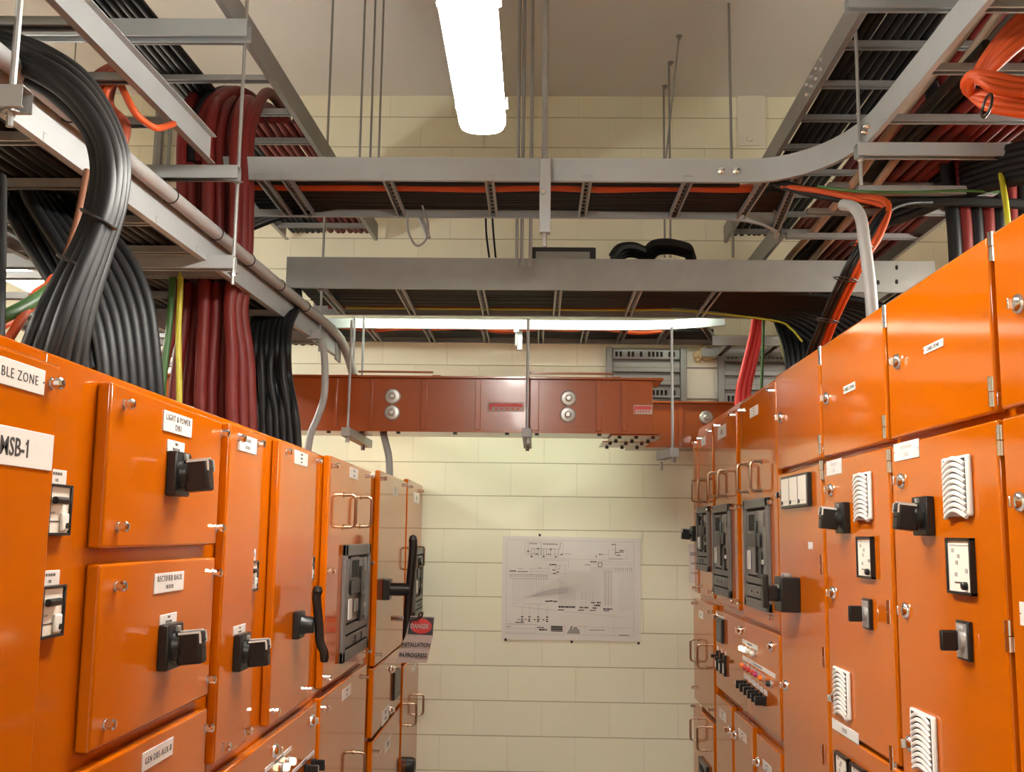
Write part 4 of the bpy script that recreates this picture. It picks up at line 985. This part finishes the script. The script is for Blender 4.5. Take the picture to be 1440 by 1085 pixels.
# big tied bundle over the low left ladder
path = [(-60, 60, 2.35), (10, 80, 2.25), (55, 98, 2.14), (98, 128, 2.05), (134, 172, 1.98), (152, 225, 1.92), (148, 285, 1.88), (128, 345, 1.84), (104, 400, 1.80), (82, 455, 1.77), (66, 510, 1.76), (56, 580, 1.76)]
for i, (o, dY, w) in enumerate(((-26, .05, 6), (-11, .0, 0), (3, -.02, 0), (16, -.01, 0), (27, .03, 0), (-18, .09, 8), (8, .10, 6), (36, .09, 0))):
    pts = []
    for j, (x, y, Y) in enumerate(path):
        t = j/11; spread = .62+(.2 if j < 4 else 0)+max(0, t-.62)*2.4
        # offset across the bundle: mostly downwards-left of travel at the arch, sideways on the drop
        a, b_ = path[max(j-1, 0)], path[min(j+1, 11)]; vx, vy = b_[0]-a[0], b_[1]-a[1]; n = math.hypot(vx, vy)
        pts.append((x+vy/n*o*spread*.95+wob(.8), y-vx/n*o*spread*.95+wob(.8), Y+dY))
    drop('power_cable', pts, .0142, CBLK, 'thick black cable in the tied bundle arching over the low left ladder', 'tied black cables at the left', n=12)
for x0, y0, x1, y1, Y in ((116, 296, 160, 320, 1.85), (84, 360, 132, 384, 1.82)):
    b = MB(); a, c = onY(x0, y0, Y), onY(x1, y1, Y); mid = (a+c)/2
    R_ = (c-a).length/2; e = (c-a).normalized(); b.tube([mid+e*(R_*1.05*math.cos(q))+Vector((0, 1, 0))*(.028*math.sin(q)) for q in [2*PI*k/20 for k in range(20)]], .003, BLACK, 6, True)
    b.build('cable_tie', None, label={296: 'upper black tie round the thick left bundle', 360: 'lower black tie round the thick left bundle'}[y0], cat='cable tie')
# group behind it
for i in range(7):
    o = i*11; k = i*.05
    drop('power_cable', [(10+o*.5, 180-o, 3.0+k), (35+o*.5, 265-o*.4, 2.75+k), (75+o*.7, 335-o*.5, 2.62+k), (112+o*.9, 395-o*.7, 2.56+k), (135+o*1.08, 455-o*.55, 2.52+k), (146+o*1.13, 520, 2.5+k), (148+o*1.16, 600, 2.5+k)], .0165, CBLK,
         'black cable curving down behind the tied left bundle', 'black cables behind the tied bundle')
for i in range(3):
    drop('power_cable', [(-5+i*16, 255, 2.9), (25+i*17, 320, 2.7), (62+i*14, 380, 2.6), (90+i*12, 430, 2.55), (110+i*10, 520, 2.5)], .014, CBLK, 'black cable slanting down from the ladder left of the tied bundle', 'slanting black cables at the left')
drop('power_cable', [(2, 250, 2.1), (1, 330, 1.95), (-1, 400, 1.8), (-3, 480, 1.7)], .011, CBLK, 'single black cable hanging at the left edge of the picture')
drop('earth_cable', [(110, 380, 2.3), (80, 400, 2.1), (52, 420, 1.95), (20, 438, 1.85), (-15, 455, 1.8)], .0125, CGRN, 'green earth cable sweeping left behind the nearest cabinet top')
drop('power_cable', [(100, 395, 2.3), (70, 415, 2.1), (45, 432, 2.0), (10, 455, 1.9), (-15, 466, 1.85)], .0075, CORG, 'upper orange cable beside the green earth cable')
drop('power_cable', [(75, 390, 2.3), (65, 402, 2.2), (48, 415, 2.0), (30, 448, 1.85), (10, 480, 1.8)], .009, CORG, 'lower orange cable beside the green earth cable')
drop('power_cable', [(122, 240, 2.4), (108, 310, 2.3), (90, 370, 2.2)], .008, BROWNC, 'brown orange cable on the left side of the tied bundle')
# dark red group
xs_top = [250, 262, 275, 288, 303, 316, 326, 337, 344]; xs_bot = [222, 246, 264, 282, 296, 312, 326, 340, 352]
for i, (a, b_) in enumerate(zip(xs_top, xs_bot)):
    Y = 3.86+(i % 3)*.045
    drop('power_cable', [(a+62, 176+(i % 4)*4, Y+1.0), (a+46, 142+(i % 4)*5, Y+.62), (a+30, 131+(i % 4)*6, Y+.36), (a+15, 146+(i % 3)*6, Y+.14), (a+6, 192, Y+.03), (a+5, 260, Y), (a+4, 340, Y), (a, 400, Y), (a-2+wob(3), 440, Y), (lin(a, b_, .6), 500, Y), (b_, 560, Y), (b_+2, 640, Y)], .024 if i else .02, CRED,
         'thick dark red cable hanging into the left cabinets', 'dark red cables at the left', n=10)
for i in range(3):     # more loops up onto the highest ladder
    o = i*14-22
    drop('power_cable', [(285+o*.8, 230, 3.9+i*.02), (288+o*.8, 185, 3.95), (300+o*.7, 148-o*.1, 4.02), (322+o*.6, 130, 4.15), (345+o*.5, 134, 4.3), (362+o*.3, 150, 4.5)], .026, CRED if i % 3 else CBLK,
         ('dark red' if i % 3 else 'black')+' cable looping up onto the highest left ladder', 'loops onto the highest left ladder')
drop('earth_cable', [(244, 330, 3.72), (243, 390, 3.70), (238, 460, 3.68), (230, 530, 3.67), (226, 600, 3.67)], .013, CGRN, 'dark green earth cable left of the dark red cables')
drop('earth_cable', [(254, 330, 3.70), (254, 390, 3.68), (251, 470, 3.66), (252, 540, 3.65), (252, 610, 3.65)], .011, CYEL, 'yellow earth cable in front of the dark red cables')
# third, black, group
for i in range(8):
    a = 352+i*7.5; b_ = 352+i*9.5
    drop('power_cable', [(a+30-i*2, 409, 4.95+(i % 2)*.05), (a+15, 430, 4.6), (a+3, 458, 4.3), (a, 490, 4.2), (a+wob(2), 530, 4.18+(i % 2)*.06), (lin(a, b_, .7), 575, 4.18), (b_, 615, 4.18), (b_+2, 680, 4.18)], .0155, CBLK,
         'black cable hanging between the dark red cables and the grey conduit', 'black cables in the middle of the left row')
drop('conduit', [(452, 478, 4.6), (456, 500, 4.6), (457, 540, 4.6), (454, 565, 4.6), (446, 588, 4.6), (437, 610, 4.6), (432, 640, 4.6)], .016, HOSE, 'grey flexible conduit dropping past the left end of the trunking', cat='conduit', n=12)
drop('conduit', [(536, 590, 5.12), (539, 608, 5.1), (543, 625, 5.08), (547, 645, 5.06), (548, 680, 5.06)], .017, HOSE, 'short grey hose from the trunking down to the far left cabinets', cat='conduit', n=10)
# orange and brick cables on the upper left
for i in range(3):
    drop('power_cable', [(175+i*9, 92, 3.0), (150+i*12, 100, 2.9), (130+i*13, 118, 2.85), (120+i*16, 150, 2.82), (150+i*12, 175, 2.82), (163+i*4, 200, 2.8), (160, 240, 2.8)], .019, mat('brick_red_jacket', (.22, .035, .012), .5) if i == 0 else MATS['brick_red_jacket'], 'brick red cable folded under the short left ladder', 'brick red cables at the upper left')
for i in range(2):
    drop('power_cable', [(175+i*14, 105, 2.78), (150+i*13, 113, 2.75), (138+i*11, 130, 2.74), (140+i*8, 160, 2.74)], .010, CORG, 'orange cable bent under the short left ladder', 'two bent orange cables at the upper left')
drop('power_cable', [(170, 120, 2.76), (188, 155, 2.76), (205, 172, 2.8), (222, 180, 2.84), (244, 174, 2.95)], .010, CORG, 'orange cable running along under the short left ladder')
# black bundle across the gap at the left of the first crossing ladder
for i in range(5):
    drop('power_cable', [(250+i*4, 345+i*4, 4.6), (300+i*4, 322+i*5, 4.55), (350, 298+i*6, 4.5), (410, 280+i*5, 4.4), (480, 276+i*3, 4.35)], .016, CBLK, 'black cable joining the crossing ladder from the left drop', 'black cables joining the crossing ladder')
# right side: hose, slanting pair, fan
drop('conduit', [(1185, 288, 3.45), (1200, 291, 3.4), (1210, 305, 3.36), (1215, 335, 3.34), (1221, 380, 3.32), (1226, 430, 3.3), (1228, 480, 3.3)], .0195, HOSE, 'grey hose dropping into the right cabinets', cat='conduit', n=14)
for dx, m, lb in ((0, CBLK, 'left black'), (8, CBLK, 'right black'), (15, CORG, 'left orange'), (21, CORG, 'right orange')):
    top = [(1120, 270-dx*.3, 3.98), (1195, 280-dx*.3, 3.72), (1240+dx*.4, 290-dx*.3, 3.56)] if m is CORG else [(1310, 284, 3.66), (1268+dx, 286, 3.58), (1240+dx, 298, 3.52)]
    drop('power_cable', top+[(1218+dx, 330, 3.46), (1196+dx, 365, 3.42), (1176+dx, 405, 3.5), (1155+dx*.95, 452, 3.66), (1136+dx, 500, 3.85), (1118+dx, 560, 3.95)], .0085, m, lb+' cable of the slanting strip falling to the right cabinets')
for y0, x0, Y in ((345, 1212, 3.44), (392, 1190, 3.46), (450, 1164, 3.64)):
    a, c = onY(x0-16, y0-2, Y-.02), onY(x0+14, y0+3, Y-.02); mid = (a+c)/2; R_ = (c-a).length/2; e = (c-a).normalized()
    MB().tube([mid+e*(R_*1.1*math.cos(q))+Vector((0, .02*math.sin(q), 0)) for q in [2*PI*k/16 for k in range(16)]], .0025, BLACK, 6, True).build('cable_tie', None, label={345: 'top', 392: 'middle', 450: 'lowest'}[y0]+' black tie round the slanting cables', cat='cable tie')
drop('power_cable', [(1100, 262, 3.95), (1150, 268, 3.8), (1200, 278, 3.7), (1232, 285, 3.65), (1246, 292, 3.6), (1232, 306, 3.56), (1205, 345, 3.5)], .011, CORG, 'orange cable turning from the crossing ladder into the slanting strip')
for i in range(4):
    drop('power_cable', [(1075+i*5, 251+i*3, 4.0), (1110, 259+i*2, 3.92), (1150, 270+i*2, 3.84), (1200, 277+i*2, 3.78), (1270, 281+i*2, 3.74), (1350, 280+i*2, 3.72), (1440, 284+i*2, 3.7)], .011, CBLK, 'black cable sweeping from the crossing ladder to the right', 'black cables sweeping right')
drop('earth_wire', [(1150, 262, 3.7), (1205, 269, 3.62), (1280, 270, 3.6), (1350, 268, 3.6), (1405, 270, 3.6)], .005, CGRN, 'thin green earth wire along the grey strut on the right')
for i in range(14):     # the cables of the deep ladder, most of them leaving it at the right and curving down
    y = lin(4.92, 5.34, i/13); k = 13-i; z = zt2+.040+abs(wob(.003))
    pts = [Vector((lin(-1.15, .72, j/6), y+wob(.006), z)) for j in range(7)]
    pts += [onY(1040+k*7, lin(413, 438, i/13), y-.02), onY(1098+k*8, lin(421, 452, i/13), y-.06), onY(1134+k*9.5, lin(440, 475, i/13), y-.12), onY(1156+k*10.5, 495, y-.16), onY(1162+k*11, 560, y-.18)]
    cable('power_cable', pts, .0165, CBLK, 'black cable on the deep ladder, curving down at the right behind the cabinets', 'fan of black cables on the deep ladder', k=5)
for i in range(6):
    drop('power_cable', [(1092+i*9, 452, 5.3), (1098+i*9, 470, 5.25), (1104+i*8, 490, 5.2), (1108+i*7, 515, 5.18), (1110+i*7, 560, 5.18)], .016, CBLK, 'black cable dropping straight behind the fan on the right', 'black drops behind the fan')
for i, (a, b_) in enumerate(((1062, 1038), (1069, 1045), (1074, 1052))):
    drop('power_cable', [(a, 430, 5.5), (a-2, 455, 5.5), (a-8, 485, 5.5), (lin(a, b_, .7), 520, 5.5), (b_, 555, 5.5), (b_-2, 620, 5.5)], .0155, CBRED, ['left', 'middle', 'right'][i]+' of three bright red cables dropping into the far right cabinets')
drop('earth_cable', [(1074, 430, 5.45), (1073, 480, 5.45), (1071, 540, 5.45), (1070, 600, 5.45)], .008, CGRN, 'green earth cable just right of the bright red cables')
drop('earth_cable', [(1092, 440, 5.35), (1096, 470, 5.35), (1103, 500, 5.35), (1112, 540, 5.35)], .008, CYEL, 'left yellow green cable beside the black drops on the right')
drop('earth_cable', [(1095, 438, 5.38), (1100, 470, 5.38), (1108, 500, 5.38), (1118, 540, 5.38)], .007, CGRN, 'right green cable beside the black drops on the right')
drop('earth_cable', [(1402, 200, 3.62), (1406, 232, 3.56), (1410, 258, 3.45), (1415, 290, 3.35), (1420, 340, 3.3)], .010, CYEL, 'yellow green earth cable behind the top of the nearest right cabinet')
# orange coils on the right ladder
for i in range(4):
    drop('power_cable', [(1480, 5+i*13, 2.75), (1440, 20+i*13, 2.75), (1408, 52+i*11, 2.77), (1380+i*4, 92+i*3, 2.8), (1368+i*4, 118, 2.82)], .015, CORG, 'orange cable rising to the right above the coil', 'rising orange cables on the right ladder')
for i in range(3):
    k = i*9
    drop('power_cable', [(1480, 118+k, 2.62), (1430, 113+k, 2.62), (1395, 106+k, 2.62), (1368+i*2, 104+k*.3, 2.64), (1357+i*4, 116+k*.3, 2.68), (1362+i*3, 130+k*.3, 2.72), (1390, 133+k, 2.68), (1430, 141+k, 2.65), (1480, 146+k, 2.64)], .012, CORG, 'orange cable folded back in a coil on the right ladder', 'folded orange coil on the right ladder')
a, c = onY(1397, 128, 2.58), onY(1393, 156, 2.58); mid = (a+c)/2; R_ = (c-a).length/2; e = (c-a).normalized()
MB().tube([mid+e*(R_*1.1*math.cos(q))+Vector((0, .03*math.sin(q)+.03, 0)) for q in [2*PI*k/16 for k in range(16)]], .004, BLACK, 6, True).build('cable_tie', None, label='black tie round the orange coil', cat='cable tie')
# pale conduits and dark drops above the right row
for i, (x0, x1) in enumerate(((1385, 1255), (1410, 1290))):
    drop('conduit', [(x0, 10, 3.1), (lin(x0, x1, .5), 95, 3.35), (x1, 180, 3.6), (x1-50, 250, 3.9), (x1-105, 318, 4.6), (x1-140, 356, 5.0), (x1-170, 395, 5.3)], .016, mat('tan_conduit', (.33, .24, .17), .5) if i == 0 else MATS['tan_conduit'], ['left', 'right'][i]+' tan conduit under the right ladder rail', cat='conduit', n=10)
for i in range(7):
    drop('power_cable', [(1300+i*24, 60+i*4, 3.9), (1310+i*22, 130, 3.85), (1325+i*19, 200, 3.8), (1335+i*17, 265, 3.78), (1342+i*16, 330, 3.76), (1346+i*15, 420, 3.74)], .026, CRED if i % 2 else CBLK, ('dark red' if i % 2 else 'black')+' cable falling behind the orange coil to the right cabinets', 'dark drops above the right cabinets')
for i in range(6):
    drop('power_cable', [(1480, 195+i*10, 3.3), (1400, 215+i*9, 3.55), (1330, 238+i*9, 3.9), (1260, 265+i*9, 4.3), (1190, 292+i*6, 4.7)], .02, CBLK, 'black cable running back across the right ladder', 'black cables running back on the right')
# thin loops of wire on the wall
drop('wire', [(573, 300, 4.3), (574, 325, 4.3), (585, 345, 4.3), (598, 338, 4.3), (602, 315, 4.3), (592, 285, 4.3)], .005, HOSE, 'thin wire loop hanging from the crossing ladder at its left')
drop('conduit', [(566, 270, 4.35), (575, 280, 4.4), (586, 298, 4.42), (597, 318, 4.42), (602, 335, 4.42)], .013, PAINTED, 'short grey sleeve beside the thin wire loop', cat='conduit')
drop('wire', [(683, 300, 6.1), (684, 330, 6.1), (688, 362, 6.1)], .006, CBLK, 'left of two thin wires on the wall behind the crossing ladder')
drop('wire', [(692, 300, 6.1), (694, 330, 6.1), (697, 362, 6.1)], .006, CBLK, 'right of two thin wires on the wall behind the crossing ladder')

w = bpy.data.worlds.new('world'); scene.world = w; w.use_nodes = True
w.node_tree.nodes['Background'].inputs[0].default_value = (.05, .045, .04, 1); w.node_tree.nodes['Background'].inputs[1].default_value = 1
scene.cycles.max_bounces = 8; scene.cycles.use_denoising = True
scene.view_settings.exposure = 1.36
